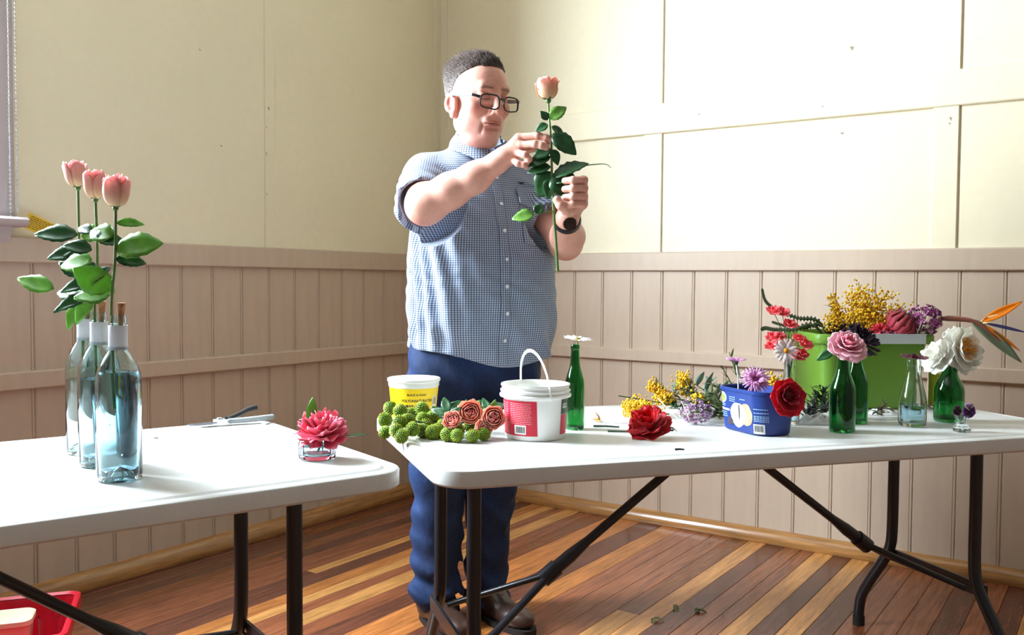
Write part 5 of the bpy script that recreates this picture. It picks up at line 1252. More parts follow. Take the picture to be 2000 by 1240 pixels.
# in and on the blue tub
def mum(t, p): daisy_head(t, axis_frame(p, -CF*.8+Z*.55-CR*.1), .038, 26, srgb(214, 128, 196), srgb(236, 196, 230), srgb(170, 70, 150), rng, cup=.10, width=.075, eye=.20, rows=3)
flower('chrysanthemum', 'lilac pink spidery chrysanthemum at the rim of the blue tub', 'chrysanthemum', (2.270, -1.600, TZ+.03), tuple(np.array([2.268, -1.596, .856])), .002, mum, M_stemd)
def aster(t, p): daisy_head(t, axis_frame(p, Z-CF*.05+CR*.08), .026, 18, srgb(206, 110, 190), srgb(226, 170, 222), srgb(120, 50, 100), rng, cup=.42, width=.13); MB().lathe([(0, -.008), (.005, -.006), (.008, .002), (0, .003)], 10).xf(axis_frame(p, Z)).build('calyx', M_stemd, t)
flower('aster', 'small lilac aster on a pale bent stem above the blue tub', 'aster', tuple(np.array([2.222, -1.585, TZ+.09])), tuple(np.array([2.214, -1.585, .896])), .0018, aster, mat('pale_white_stem', srgb(214, 222, 210), .4))
def poppy(t, p):
    lush_head(t, axis_frame(p, -CF*.95+Z*.22+CR*.18), .045, [(5, .5, .66, .95, .05), (6, .78, .50, .85, .05), (6, 1.0, .22, .78, .05)], srgb(170, 10, 38), srgb(224, 22, 54), rng); MB().ball((0, 0, .010), (.016, .016, .012), 12, 6, col=srgb(120, 8, 28), bump=.12, rng=rng).xf(axis_frame(p, -CF*.95+Z*.22+CR*.18)).build('flower_eye', M_petal, t, colors=True)
flower('red_ranunculus', 'round scarlet bloom hanging over the right of the blue tub', 'flower', (2.320, -1.585, TZ+.03), tuple(np.array([2.352, -1.625, .824])), .0022, poppy, M_stemd, mid=(2.335, -1.598, .812))
# red camellia lying on the table
t = empty('camellia', (2.086, -1.800, TZ+.010)); rng = random.Random(17)
lush_head(t, axis_frame((0, 0, .010), Z*.80-CF*.45-CR*.25), .052, [(4, .35, .95, .95, .08), (5, .60, .82, .88, .09), (6, .85, .55, .80, .09), (7, 1.0, .24, .70, .08)], srgb(222, 14, 32), srgb(196, 8, 26), rng)
stem_tube(t, [(0, 0, .008), tuple(CR*.03+Z*.008), tuple(CR*.058+CF*.01+Z*.006)], .0022, M_stemd); add_leaf(t, tuple(CR*.040+Z*.016), tuple(CR*1-CF*.2-Z*.15), .026, .016, M_leafd)
tag(t, 'crimson ruffled camellia lying on the right table', 'camellia')
# ------------------------------------------------------------------ green button chrysanthemums and cut roses lying on the right table
BALLS = [(1.518, -2.073, .052), (1.583, -2.163, .040), (1.604, -2.186, .016), (1.573, -2.098, .052), (1.631, -2.165, .040), (1.567, -2.052, .040), (1.665, -2.160, .026), (1.666, -2.200, .016), (1.649, -2.198, .026), (1.591, -2.040, .052), (1.638, -2.092, .040), (1.651, -2.072, .040),
         (1.688, -2.078, .026), (1.692, -2.121, .016), (1.660, -2.118, .016), (1.748, -2.098, .026), (1.736, -2.122, .016), (1.762, -2.120, .016), (1.740, -2.040, .026), (1.794, -2.104, .016), (1.798, -2.068, .016), (1.651, -2.096, .026), (1.636, -2.143, .040), (1.690, -2.096, .016)]
M_btnf = mat('button_chrysanthemum_florets', (1, 1, 1), .6, attr=True, noise=(120, .2), transl=.1)
rng = random.Random(9)
def button_mesh():
    m = MB(); N = 150; R = .0128; g1, g2 = srgb(124, 160, 24), srgb(190, 206, 52)
    m.ball((0, 0, 0), R*.86, 14, 9, col=srgb(92, 120, 22))
    for i in range(N):
        z = 1-2*(i+.5)/N; a = i*2.39996; q = math.sqrt(1-z*z); n = np.array([q*math.cos(a), q*math.sin(a), z])
        t1 = np.cross(n, (.3, .5, .8)); t1 /= np.linalg.norm(t1); t2 = np.cross(n, t1); w = R*.115; k = rng.uniform(.96, 1.08)
        c = tuple(lerp(g1[j], g2[j], rng.random()) for j in range(3))
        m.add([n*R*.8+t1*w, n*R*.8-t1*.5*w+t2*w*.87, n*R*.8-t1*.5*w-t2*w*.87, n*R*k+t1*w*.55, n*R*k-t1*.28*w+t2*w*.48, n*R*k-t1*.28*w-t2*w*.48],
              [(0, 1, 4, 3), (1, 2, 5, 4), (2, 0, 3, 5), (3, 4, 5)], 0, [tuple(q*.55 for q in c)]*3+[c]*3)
    return m
bm_src = None; order = sorted(range(len(BALLS)), key=lambda i: BALLS[i][0])
words = ['sixth', 'seventh']
def ball_label(i):
    x, y, h = BALLS[i]
    return lab_b[i]
lab_b = {0: 'green button chrysanthemum highest at the left, in front of the yellow tub', 1: 'green button chrysanthemum at the far left edge, upper of the two outermost', 2: 'green button chrysanthemum at the far left edge, lower of the two outermost',
         3: 'green button chrysanthemum just right of the highest left one', 4: 'green button chrysanthemum in the middle of the left column', 5: 'green button chrysanthemum below the lettering of the yellow tub', 6: 'large green button chrysanthemum above the bare table edge',
         7: 'green button chrysanthemum lowest at the left, hanging over the edge', 8: 'green button chrysanthemum just above the lowest left one', 9: 'green button chrysanthemum against the right side of the yellow tub', 10: 'green button chrysanthemum under the one beside the yellow tub',
         11: 'yellowest green button chrysanthemum left of the salmon roses', 12: 'green button chrysanthemum touching the leftmost salmon rose from below', 13: 'green button chrysanthemum on the table below the yellowest one', 14: 'shaded green button chrysanthemum on the table in mid bunch',
         15: 'green button chrysanthemum under the leftmost salmon rose', 16: 'green button chrysanthemum on the table, left of the front pair', 17: 'green button chrysanthemum on the table, right of the front pair', 18: 'green button chrysanthemum under the largest salmon rose',
         19: 'green button chrysanthemum at the front, below the lowest salmon rose', 20: 'green button chrysanthemum farthest right, by the white pail', 21: 'green button chrysanthemum buried in the middle of the bunch', 22: 'green button chrysanthemum above the large left one', 23: 'small green button chrysanthemum squeezed between two on the table'}
hub = np.array([1.70, -2.00, .03])
for i, (x, y, h) in enumerate(BALLS):
    t = empty('button_chrysanthemum', (x, y, TZ+h))
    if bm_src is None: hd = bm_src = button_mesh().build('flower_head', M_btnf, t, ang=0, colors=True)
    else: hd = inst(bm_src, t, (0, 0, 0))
    hd.rotation_euler = (rng.uniform(0, 3), rng.uniform(0, 3), rng.uniform(0, 3)); s = rng.uniform(1.25, 1.5); hd.scale = (s, s, s*rng.uniform(.9, 1))
    d = hub-np.array([x, y, h]); d[2] = max(-h+.006, min(.0, d[2])); L = min(1.0, .10/np.linalg.norm(d)); e = d*L; e[2] = max(-h+.004, e[2])
    stem_tube(t, [(0, 0, 0), tuple(e*.5+np.array([0, 0, -.003 if h > .02 else 0])), tuple(e)], .0013, M_stemd)
    tag(t, lab_b[i], 'chrysanthemum', 'green button chrysanthemums')
SAL_IN, SAL_OUT, SAL_B = srgb(240, 84, 104), srgb(255, 178, 154), srgb(255, 226, 186)
OPEN = [(3, .26, .92, -.35, 1.3), (3, .42, .95, -.28, 1.2), (4, .58, .95, -.15, 1.05), (5, .76, .92, .0, .9), (5, .92, .88, .12, .8), (5, 1.02, .82, .24, .7)]
rng = random.Random(14)
back = CF*.9+CR*.25
for (x, y, h), R, ax, lab in (((1.742, -2.112, .048), .020, -CF*.75-CR*.15+Z*.45, 'salmon pink cut rose, leftmost and half covered by green buttons'), ((1.752, -2.058, .060), .027, -CF*.85+Z*.35+CR*.05, 'largest salmon pink cut rose, highest of the lying four'),
                              ((1.806, -2.040, .052), .0245, -CF*.9+CR*.15+Z*.25, 'salmon pink cut rose beside the white pail'), ((1.792, -2.060, .028), .021, -CF*.7+CR*.45+Z*.25, 'lowest salmon pink cut rose of the lying four')):
    ax = ax/np.linalg.norm(ax); p = np.array([x, y, TZ+h]); H = R*1.25; base = p-ax*H*.55; t = empty('rose', tuple(base))
    M = axis_frame((0, 0, 0), ax, rng.random()*6)
    rose_head(t, M, R, H, OPEN, SAL_IN, SAL_OUT, SAL_B, rng, srgb(255, 222, 200)); sepals(t, M, R*.6, H*.6, rng, M_leafd, open_=.8)
    end = np.array([x-.20*.5642+.05, y+.14, TZ+.006])-base; end = CF*.15+CR*rng.uniform(-.10, .0)+np.array([0, 0, TZ+.005-base[2]])
    stem_tube(t, [(0, 0, 0), tuple(end*.5+Z*.005), tuple(end)], .0026, M_stem)
    for k in range(7):
        f = rng.uniform(.15, .75); q = end*f; q[2] += .006+.02*rng.random()
        add_leaf(t, tuple(q), tuple(CR*rng.uniform(-1, .8)+CF*rng.uniform(-.3, .5)+Z*rng.uniform(.15, .75)), rng.uniform(.034, .055), rng.uniform(.016, .024), M_leafd if k % 4 else M_leafl, up=camup(.4), ser=.06)
    tag(t, lab, 'rose', 'salmon roses lying on the table')

# ------------------------------------------------------------------ wattle, wax flower and foliage
M_wat = mat('wattle_blossom', (1, 1, 1), .7, attr=True, noise=(150, .2), transl=.1)
def octa(m, c, r, col):
    m.add([(c[0]+r, c[1], c[2]), (c[0], c[1]+r, c[2]), (c[0]-r, c[1], c[2]), (c[0], c[1]-r, c[2]), (c[0], c[1], c[2]+r), (c[0], c[1], c[2]-r)], [(0, 1, 4), (1, 2, 4), (2, 3, 4), (3, 0, 4), (1, 0, 5), (2, 1, 5), (3, 2, 5), (0, 3, 5)], 0, col)
def wattle(label, foot, tips, n, spread, rng, rb=.0042, leafy=True):
    """a sprig: stem from the foot, side shoots to the tips, each shoot crowded with tiny yellow balls"""
    t = empty('wattle_sprig', tuple(foot)); f = np.array(foot); c0 = np.mean([np.array(q) for q in tips], 0); mid = f*.45+c0*.55
    stem_tube(t, [(0, 0, 0), tuple((mid-f)*.6), tuple(mid-f)], .0022, M_olive); m = MB(); lf = MB()
    for tip in tips:
        tip = np.array(tip); pts = smooth_path([mid-f, (mid+tip)/2-f+np.array([rng.uniform(-.01, .01) for _ in range(3)]), tip-f], 5)
        MB().tube(pts, .0011, 5).build('shoot', M_olive, t, ang=70)
        for k in range(int(n*2.6)):
            q = pts[int(rng.uniform(.15, 1)*(len(pts)-1))]+np.array([rng.gauss(0, spread) for _ in range(3)])*1.15; c = [srgb(238, 190, 26), srgb(226, 168, 16), srgb(246, 212, 62)][rng.randrange(3)]
            m.ball(q, rb*.86*rng.uniform(.7, 1.15), 6, 4, col=c)
        if leafy:
            for k in range(7):
                q = pts[int(rng.uniform(0, .9)*(len(pts)-1))]; d = np.array([rng.uniform(-1, 1), rng.uniform(-1, 1), rng.uniform(-.4, .8)])
                lf.sheet(leaf_grid(.034, .006, nu=5, nv=3), .0005); lf.xf(frame(q, d), len(lf.v)-30)
    o = m.build('blossom', M_wat, t, ang=0, colors=True); o['kind'] = 'stuff'
    if leafy: o = lf.build('fine_leaves', M_olive, t, ang=0); o['kind'] = 'stuff'
    tag(t, label, 'wattle', 'yellow wattle sprigs'); return t
rng = random.Random(55)
gin = (2.33, -.90, TZ+.06)
wattle('big golden wattle sprig towering out of the green tub', (2.35, -.90, TZ+.05), [(2.345, -.93, 1.095), (2.325, -.93, 1.06), (2.375, -.93, 1.075), (2.42, -.91, 1.065), (2.455, -.90, 1.03), (2.30, -.95, 1.005), (2.39, -.95, 1.03), (2.43, -.93, .995), (2.35, -.96, 1.0), (2.33, -.94, .985), (2.40, -.95, .985)], 95, .0125, rng)
wattle('thin wattle sprig at the left of the big one in the tub', (2.30, -.93, TZ+.05), [(2.268, -.945, 1.062), (2.280, -.945, 1.03)], 60, .006, rng)
wattle('short wattle sprig hanging at the left rim of the green tub', (2.31, -.94, TZ+.08), [(2.270, -.975, .998), (2.282, -.985, .960), (2.29, -.985, .975)], 70, .008, rng)
wattle('dense yellow wattle head lying nearest the crimson camellia', (2.00, -1.50, TZ+.012), [(1.885, -1.520, TZ+.022), (1.905, -1.525, TZ+.030), (1.920, -1.515, TZ+.028), (1.90, -1.54, TZ+.015), (1.935, -1.535, TZ+.018)], 110, .0095, rng, leafy=False)
wattle('wattle sprig rising at the left of the foliage heap', (1.99, -1.42, TZ+.02), [(1.915, -1.440, TZ+.080), (1.935, -1.430, TZ+.055), (1.955, -1.44, TZ+.045)], 60, .008, rng)
wattle('wattle sprig on top of the foliage heap', (2.04, -1.36, TZ+.03), [(1.965, -1.375, TZ+.075), (1.985, -1.365, TZ+.100), (1.955, -1.345, TZ+.105)], 50, .007, rng)
wattle('small wattle cluster left of the blue tub rim', (2.09, -1.44, TZ+.02), [(2.055, -1.445, TZ+.062), (2.060, -1.440, TZ+.050)], 45, .006, rng)
wattle('wattle sprig behind the lilac chrysanthemum', (2.26, -1.36, TZ+.02), [(2.185, -1.395, TZ+.090), (2.22, -1.385, TZ+.085), (2.235, -1.385, TZ+.11)], 55, .008, rng)
def leafy(name, label, cat, foot, tips, L, Wd, n, m, rng, sm=None, group=None, spread=1.0):
    t = empty(name, tuple(foot)); f = np.array(foot)
    for tip in tips:
        pts = smooth_path([(0, 0, 0), (np.array(tip)-f)*.5+np.array([0, 0, .006]), np.array(tip)-f], 5); MB().tube(pts, .0013, 5).build('stem', sm or M_olive, t, ang=70)
        for k in range(n):
            u = (k+.6)/n; q = pts[int(u*(len(pts)-1))]; ax = pts[-1]-pts[0]; ax = ax/np.linalg.norm(ax); d = ax*.7+np.array([rng.uniform(-1, 1), rng.uniform(-1, 1), rng.uniform(-.3, .9)])*spread
            add_leaf(t, tuple(q), tuple(d), L*rng.uniform(.7, 1.15), Wd*rng.uniform(.8, 1.2), m, nu=7, nv=3, bend=.15)
    tag(t, label, cat, group); return t
leafy('grey_leaf_sprig', 'silver-green leafy sprig in the middle of the foliage heap', 'foliage', (2.09, -1.34, TZ+.015), [(1.955, -1.40, TZ+.060), (1.985, -1.385, TZ+.070), (2.02, -1.38, TZ+.085)], .055, .018, 7, M_greyleaf, rng, group='foliage on the right table')
leafy('grey_leaf_sprig', 'silver-green leafy sprig rising behind the blue tub', 'foliage', (2.13, -1.34, TZ+.015), [(2.05, -1.36, TZ+.095), (2.09, -1.36, TZ+.075)], .050, .016, 7, M_greyleaf, rng, group='foliage on the right table')
leafy('dark_leaf_sprig', 'dark fine-leaved sprig under the silver leaves, left of blue tub', 'foliage', (2.12, -1.42, TZ+.012), [(1.955, -1.44, TZ+.028), (1.985, -1.46, TZ+.022), (2.01, -1.43, TZ+.040), (2.04, -1.46, TZ+.03), (1.97, -1.42, TZ+.045), (2.03, -1.41, TZ+.055), (2.06, -1.47, TZ+.02)], .042, .009, 15, M_leafd, rng, group='foliage on the right table')
leafy('dark_leaf_sprig', 'dark olive sprig against the left side of the blue tub', 'foliage', (2.17, -1.46, TZ+.012), [(2.06, -1.45, TZ+.05), (2.08, -1.48, TZ+.03), (2.10, -1.47, TZ+.06), (2.09, -1.45, TZ+.075), (2.05, -1.42, TZ+.06)], .040, .009, 13, M_olive, rng, group='foliage on the right table')
leafy('dark_leaf_sprig', 'dark conifer-like sprig between the clear and green bottles', 'foliage', (2.33, -1.20, TZ+.012), [(2.345, -1.265, TZ+.085), (2.32, -1.275, TZ+.07), (2.37, -1.255, TZ+.08), (2.38, -1.265, TZ+.05), (2.30, -1.28, TZ+.05), (2.35, -1.28, TZ+.04), (2.33, -1.27, TZ+.095)], .036, .0075, 16, M_stemd, rng, group='foliage on the right table')
leafy('dark_leaf_sprig', 'low dark sprig with violet tips beside the white plastic', 'foliage', (2.30, -1.30, TZ+.008), [(2.35, -1.325, TZ+.04), (2.375, -1.31, TZ+.035), (2.33, -1.32, TZ+.03), (2.36, -1.33, TZ+.02)], .030, .009, 11, mat('violet_grey_leaf', srgb(84, 82, 88), .5, noise=(40, .3)), rng, group='foliage on the right table')
leafy('brown_leaf_sprig', 'brownish leaf sprig lying right of the green bottle pair', 'foliage', (2.44, -1.12, TZ+.010), [(2.475, -1.165, TZ+.02), (2.485, -1.145, TZ+.028), (2.46, -1.17, TZ+.012)], .030, .008, 8, mat('brown_olive_leaf', srgb(88, 76, 52), .5, noise=(40, .3)), rng, group='foliage on the right table')
leafy('olive_twig', 'upright olive twig with bare side shoots behind the blue tub', 'twig', (2.19, -1.42, TZ+.01), [(2.155, -1.475, TZ+.185), (2.135, -1.48, TZ+.150), (2.17, -1.465, TZ+.165), (2.11, -1.47, TZ+.10)], .028, .006, 6, M_olive, rng, spread=.6)
M_wax = mat('wax_flower_petals', (1, 1, 1), .5, attr=True, noise=(90, .15), transl=.1)
def waxflower(label, foot, c, rad, n, cols, rng, rf=.0075, group=None):
    t = empty('wax_flower', tuple(foot)); f = np.array(foot); c = np.array(c); m = MB(); st = MB()
    for k in range(n):
        d = np.array([rng.gauss(0, 1) for _ in range(3)]); d /= np.linalg.norm(d); d = d-CF*.35; d[2] += .1; d /= np.linalg.norm(d); p = c+d*np.array(rad)*rng.uniform(.75, 1.05)
        M = axis_frame(p-f, d+np.array([rng.uniform(-.3, .3) for _ in range(3)])); col = cols[rng.randrange(len(cols))]; R = rf*rng.uniform(.8, 1.15); b = len(m.v)
        for a in range(5):
            an = a*2*PI/5; pts = [(R*.35*math.cos(an-.5), R*.35*math.sin(an-.5), 0), (R*.9*math.cos(an-.5), R*.9*math.sin(an-.5), R*.35), (R*1.05*math.cos(an), R*1.05*math.sin(an), R*.4), (R*.9*math.cos(an+.5), R*.9*math.sin(an+.5), R*.35), (R*.35*math.cos(an+.5), R*.35*math.sin(an+.5), 0)]
            m.add(pts, [(0, 1, 2, 3, 4)], 0, col)
        m.ball((0, 0, .0), (R*.42, R*.42, R*.3), 8, 4, col=tuple(q*.35 for q in col)); m.xf(M, b)
        if k % 3 == 0: st.tube([c*.35+f*.65-f, p-f], .0007, 4)
    o = m.build('blossom', M_wax, t, ang=0, colors=True); o['kind'] = 'stuff'; st.tube([(0, 0, 0), c-f], .0018, 6); st.build('stem', M_olive, t, ang=70)
    tag(t, label, 'wax flower', group); return t
waxflower('magenta wax flower bunch at the right of the green tub', (2.45, -.89, TZ+.06), (2.520, -.895, .985), (.050, .050, .046), 120, [srgb(140, 52, 112), srgb(172, 84, 142), srgb(120, 40, 96), srgb(196, 120, 170)], rng)
waxflower('pale lilac wax flower spray left of the blue tub', (2.15, -1.45, TZ+.01), (2.085, -1.530, TZ+.030), (.050, .050, .030), 95, [srgb(190, 150, 186), srgb(214, 184, 208), srgb(150, 100, 140)], rng, .006)
waxflower('small wax flower tuft at the rim below the protea', (2.40, -.92, TZ+.10), (2.43, -.965, .942), (.028, .02, .014), 22, [srgb(140, 70, 120), srgb(170, 110, 150)], rng, .006)
# pink carnation and protea in the green tub
flower('carnation', 'hot pink carnation at the front rim of the green tub', 'carnation', (2.38, -.92, TZ+.08), (2.412, -.960, .945), .002,
       lambda t, p: lush_head(t, axis_frame(p, -CF*.6+Z*.8), .030, [(6, .4, .8, .5, .2), (8, .75, .65, .5, .22), (9, 1.0, .35, .45, .22)], srgb(240, 72, 92), srgb(244, 96, 112), random.Random(3)), M_stemd)
flower('dark_dahlia', 'deep maroon dark flower low at the left front of green tub', 'flower', (2.32, -.95, TZ+.08), (2.300, -.985, .940), .002,
       lambda t, p: lush_head(t, axis_frame(p, -CF*.7+Z*.7-CR*.2), .036, [(6, .5, .7, .5, .15), (9, 1.0, .3, .4, .15)], srgb(70, 22, 46), srgb(46, 18, 38), random.Random(4)), M_stemd)
def protea(t, p):
    M = axis_frame(p, Z*.75+CR*.55-CF*.25); hd = empty('flower_head'); hd.parent = t; rg = random.Random(6)
    for row in range(6):
        n = 9+row; R = .034
        for k in range(n):
            f = row/5; prof = [(.008, -.03), (.030+.004*row, -.012+.006*row), (.034+.002*row-.012*f, .022+.006*row-.004*f), (.018+.003*(5-row), .046+.003*row)]
            g = petal(prof[:3]+[(prof[3][0]*(.9+.15*row), prof[3][1])], .20, nu=6, nv=3, drop=0); gg = []
            for i, rw in enumerate(g):
                c = np.mean(rw, 0); s = 1-.8*(i/5)**2; gg.append([tuple(c+(np.array(q)-c)*s) for q in rw])
            c0 = srgb(206, 60, 84) if row > 1 else srgb(150, 84, 70); add_petal(hd, gg, .0007, grad(6, 3, c0, srgb(150, 70, 66), 1, srgb(96, 56, 50)), M @ Matrix.Rotation(2*PI*(k+.5*row)/n, 4, 'Z'), 'bract')
    m = MB().ball((0, 0, .012), (.022, .022, .036), 12, 8, col=srgb(150, 84, 66), bump=.06, rng=rg); m.xf(M); m.build('cone', M_petal, t, colors=True)
flower('protea', 'reddish pink protea bud at the front of the green tub', 'protea', (2.43, -.91, TZ+.06), (2.452, -.930, .960), .004, protea, M_stemd)
# spiny green stems leaning out at the left of the tub
M_cac = mat('spiny_stem_skin', srgb(54, 68, 36), .5, noise=(50, .3))
for pts, w, lab in (([(2.30, -.90, TZ+.10), (2.245, -.955, .968), (2.18, -.975, .985), (2.12, -.985, 1.008), (2.085, -.990, 1.035), (2.074, -.993, 1.074)], .016, 'long toothed green stem curving up to a point, left of tub'),
                    ([(2.31, -.91, TZ+.08), (2.255, -.965, .958), (2.20, -.975, .955), (2.14, -.985, .962), (2.105, -.99, .972)], .015, 'middle toothed green stem over the tub rim, behind pink blossoms'),
                    ([(2.30, -.92, TZ+.06), (2.24, -.975, .956), (2.17, -.985, .950), (2.115, -.99, .948), (2.085, -.993, .952), (2.075, -.995, .945)], .017, 'lowest toothed green stem with blunt curled end')):
    t = empty('spiny_stem', tuple(pts[0])); P = smooth_path([np.array(p)-np.array(pts[0]) for p in pts], 7); n = len(P)
    MB().tube(P, [w*.30*(1-.5*i/n) for i in range(n)], 6).build('stem', M_cac, t, ang=60)
    m = MB()
    for i in range(8, n-1):
        d = P[i+1]-P[i-1]; d /= np.linalg.norm(d); up = np.cross(d, CF); up /= np.linalg.norm(up)
        for s in (-1, 1):
            k = w*(1-.5*i/n); a = P[i]+up*s*k*.15; m.add([a-d*k*.35-CF*.0015, a+d*k*.35-CF*.0015, a+d*k*.35+CF*.0015, a-d*k*.35+CF*.0015, a+up*s*k*.55], [(0, 1, 4), (1, 2, 4), (2, 3, 4), (3, 0, 4), (3, 2, 1, 0)])
    o = m.build('teeth', M_cac, t, smooth=False); o['kind'] = 'stuff'
    tag(t, lab, 'stem', 'toothed stems in the green tub')
# bird of paradise
t = empty('bird_of_paradise', (2.47, -.88, TZ+.08)); f = np.array([2.47, -.88, TZ+.08])
M_beak = mat('red_green_bract', srgb(132, 74, 58), .4, noise=(20, .25)); M_org = mat('orange_sepal', srgb(240, 134, 22), .4, noise=(30, .1), transl=.2); M_vio = mat('blue_violet_tongue', srgb(50, 46, 84), .4, noise=(30, .1))
stem_tube(t, [(0, 0, 0), (.05, .005, .13), (.085, .005, .185)], .005, M_stem)
bk = [np.array(q)-f for q in ((2.555, -.875, .992), (2.60, -.866, .992), (2.645, -.855, .985), (2.68, -.846, .960), (2.72, -.836, .920), (2.755, -.828, .884))]
MB().tube(smooth_path(bk, 5), [.0155*min(1, .5+i/6)*max(.06, 1-(i/25)**1.2) for i in range(26)], 10, flat=.6, up=(0, 0, 1)).build('beak', M_beak, t, ang=60)
lf = [np.array(q)-f for q in ((2.64, -.858, .985), (2.68, -.850, .955), (2.72, -.838, .920), (2.757, -.828, .884))]
add_leaf(t, np.array((2.635, -.862, .992))-f, tuple(np.array((.125, .030, -.115))), .180, .040, mat('grey_green_bract', srgb(104, 116, 92), .45, noise=(20, .2)), up=tuple(-CF+Z*.5), name='grey_bract', bend=.0, fold=.35)
for a, b, L, wd, m, nm in (((2.665, -.850, .985), (2.765, -.823, 1.045), .118, .026, M_org, 'orange_sepal'), ((2.660, -.850, .980), (2.70, -.842, 1.0), .060, .018, mat('cream_sepal', srgb(238, 206, 150), .4, noise=(30, .1)), 'cream_sepal'), ((2.672, -.849, .975), (2.762, -.824, .905), .118, .013, M_org, 'orange_sepal'), ((2.675, -.848, .980), (2.765, -.823, .960), .11, .010, M_vio, 'violet_tongue')):
    a = np.array(a)-f; b = np.array(b)-f; add_leaf(t, a, tuple(b-a), L, wd, m, up=tuple(-CF+Z*.3), name=nm, bend=.04, fold=.4)
tag(t, 'bird of paradise flower with orange sepals leaning out to the right', 'flower')

# ------------------------------------------------------------------ loose stems, plastic and scraps
def stick(label, a, b, r, m, name='cut_stem', cat='stem', grp='loose cut stems'):
    a, b = np.array(a), np.array(b); t = MB().tube([(0, 0, 0), tuple((b-a)*.5+np.array([0, 0, .0008])), tuple(b-a)], [r, r*.9, r*.7], 7).build(name, m, None, ang=60, loc=tuple(a)); tag(t, label, cat, grp)
stick('thin dark twig sticking out at the left of the foliage', (1.865, -1.535, TZ+.055), (1.99, -1.475, TZ+.035), .0017, M_stemd)
stick('pale bare stem crossing the foliage heap, longer one', (1.975, -1.52, TZ+.055), (2.085, -1.60, TZ+.004), .0015, mat('pale_dry_stem', srgb(206, 204, 186), .5, noise=(40, .15)))
stick('pale bare stem near the lilac spray, shorter one', (2.035, -1.50, TZ+.05), (2.09, -1.565, TZ+.004), .0012, mat('pale_dry_stem', srgb(206, 204, 186), .5))
stick('short dark green cut stem right of the slim green bottle', (1.905, -1.745, TZ+.003), (1.965, -1.72, TZ+.003), .0028, M_stemd)
stick('dark cut stem running to the crimson camellia', (1.970, -1.790, TZ+.0025), (2.055, -1.755, TZ+.0025), .0022, M_stemd)
stick('tiny black stem stub near the front edge', (2.203, -1.916, TZ+.0025), (2.220, -1.905, TZ+.0025), .0024, M_ink)
M_film = mat('crumpled_white_film', (.86, .87, .84), .35, noise=(30, .06), transl=.3)
def crumple(label, x, y, sx, sy, h, rot, seed):
    rg = random.Random(seed); ph = [rg.uniform(0, 6) for _ in range(8)]; g = []
    for i in range(16):
        row = []
        for j in range(12):
            u, v = i/15*2-1, j/11*2-1; e = max(0, 1-(abs(u)**3+abs(v)**3)); z = h*e*(.55+.25*math.sin(7*u+ph[0]+2*math.sin(4*v+ph[1]))+.2*math.sin(11*v+ph[2]+3*u))+.0012
            row.append((sx*u*(1+.10*math.sin(5*v+ph[3])), sy*v*(1+.12*math.sin(6*u+ph[4])), max(z, .001)))
        g.append(row)
    o = MB().sheet(g, .0005).build('plastic_film', M_film, None, ang=25, loc=(x, y, TZ), rotz=rot); tag(o, label, 'plastic', 'crumpled white plastic')
crumple('crumpled white plastic wrapper between clear and green bottles', 2.345, -1.345, .050, .026, .028, RAD(30), 1)
crumple('crumpled white plastic scrap in front of the green tub', 2.452, -1.065, .040, .016, .022, RAD(30), 2)
crumple('flat white plastic sheet left of the wattle head', 1.93, -1.62, .06, .030, .009, RAD(25), 3)
t = empty('dried_flower', (1.875, -1.66, TZ)); rg = random.Random(8)
for k in range(6): add_leaf(t, (rg.uniform(-.01, .01), rg.uniform(-.01, .01), .003), (rg.uniform(-1, 1), rg.uniform(-1, 1), .25), .026, .010, mat('dried_tan_petal', srgb(206, 150, 86), .6, noise=(40, .2)), name='dried_petal')
tag(t, 'dried tan petals right of the slim green bottle', 'dried flower')
# on the floor under the right table
M_dry = mat('withered_leaf', srgb(104, 112, 66), .6, noise=(60, .3))
def floor_leaf(label, x, y, L, Wd, rot, n=1, seed=0):
    t = empty('fallen_leaf', (x, y, .0)); rg = random.Random(seed)
    for k in range(n):
        a = rot+k*1.3; add_leaf(t, (rg.uniform(-.004, .004)*k, rg.uniform(-.004, .004)*k, .005), (math.cos(a), math.sin(a), .22 if k else .10), L*(1-.15*k), Wd, M_dry, bend=.35, fold=.6)
    tag(t, label, 'leaf', 'leaf scraps on the floor')
floor_leaf('long curled green leaf fallen on the floorboards', 1.775, -.935, .075, .018, RAD(-60))
floor_leaf('ragged grey-green leaf cluster fallen on the floor at right', 1.860, -.940, .030, .014, .4, 4, 2)
floor_leaf('brownish leaf scrap on the pale floorboard', 1.770, -1.090, .040, .015, RAD(-70), 2, 3)
floor_leaf('tiny leaf crumb on the dark floorboard, right of cluster', 1.935, -.93, .012, .006, 1.0, 1, 4)
floor_leaf('tiny leaf crumb nearest the front of the floor', 1.86, -1.09, .012, .007, 2.0, 1, 5)
# small curled leaf caught under the front table edge
t = MB().sheet(leaf_grid(.035, .008), .0006).xf(frame((0, 0, 0), tuple(-Z+CR*.35))).build('hanging_leaf', M_dry, None, ang=0, loc=(2.085, -1.865, TZ-.041)); tag(t, 'small dry leaf hanging below the front edge of the right table', 'leaf')

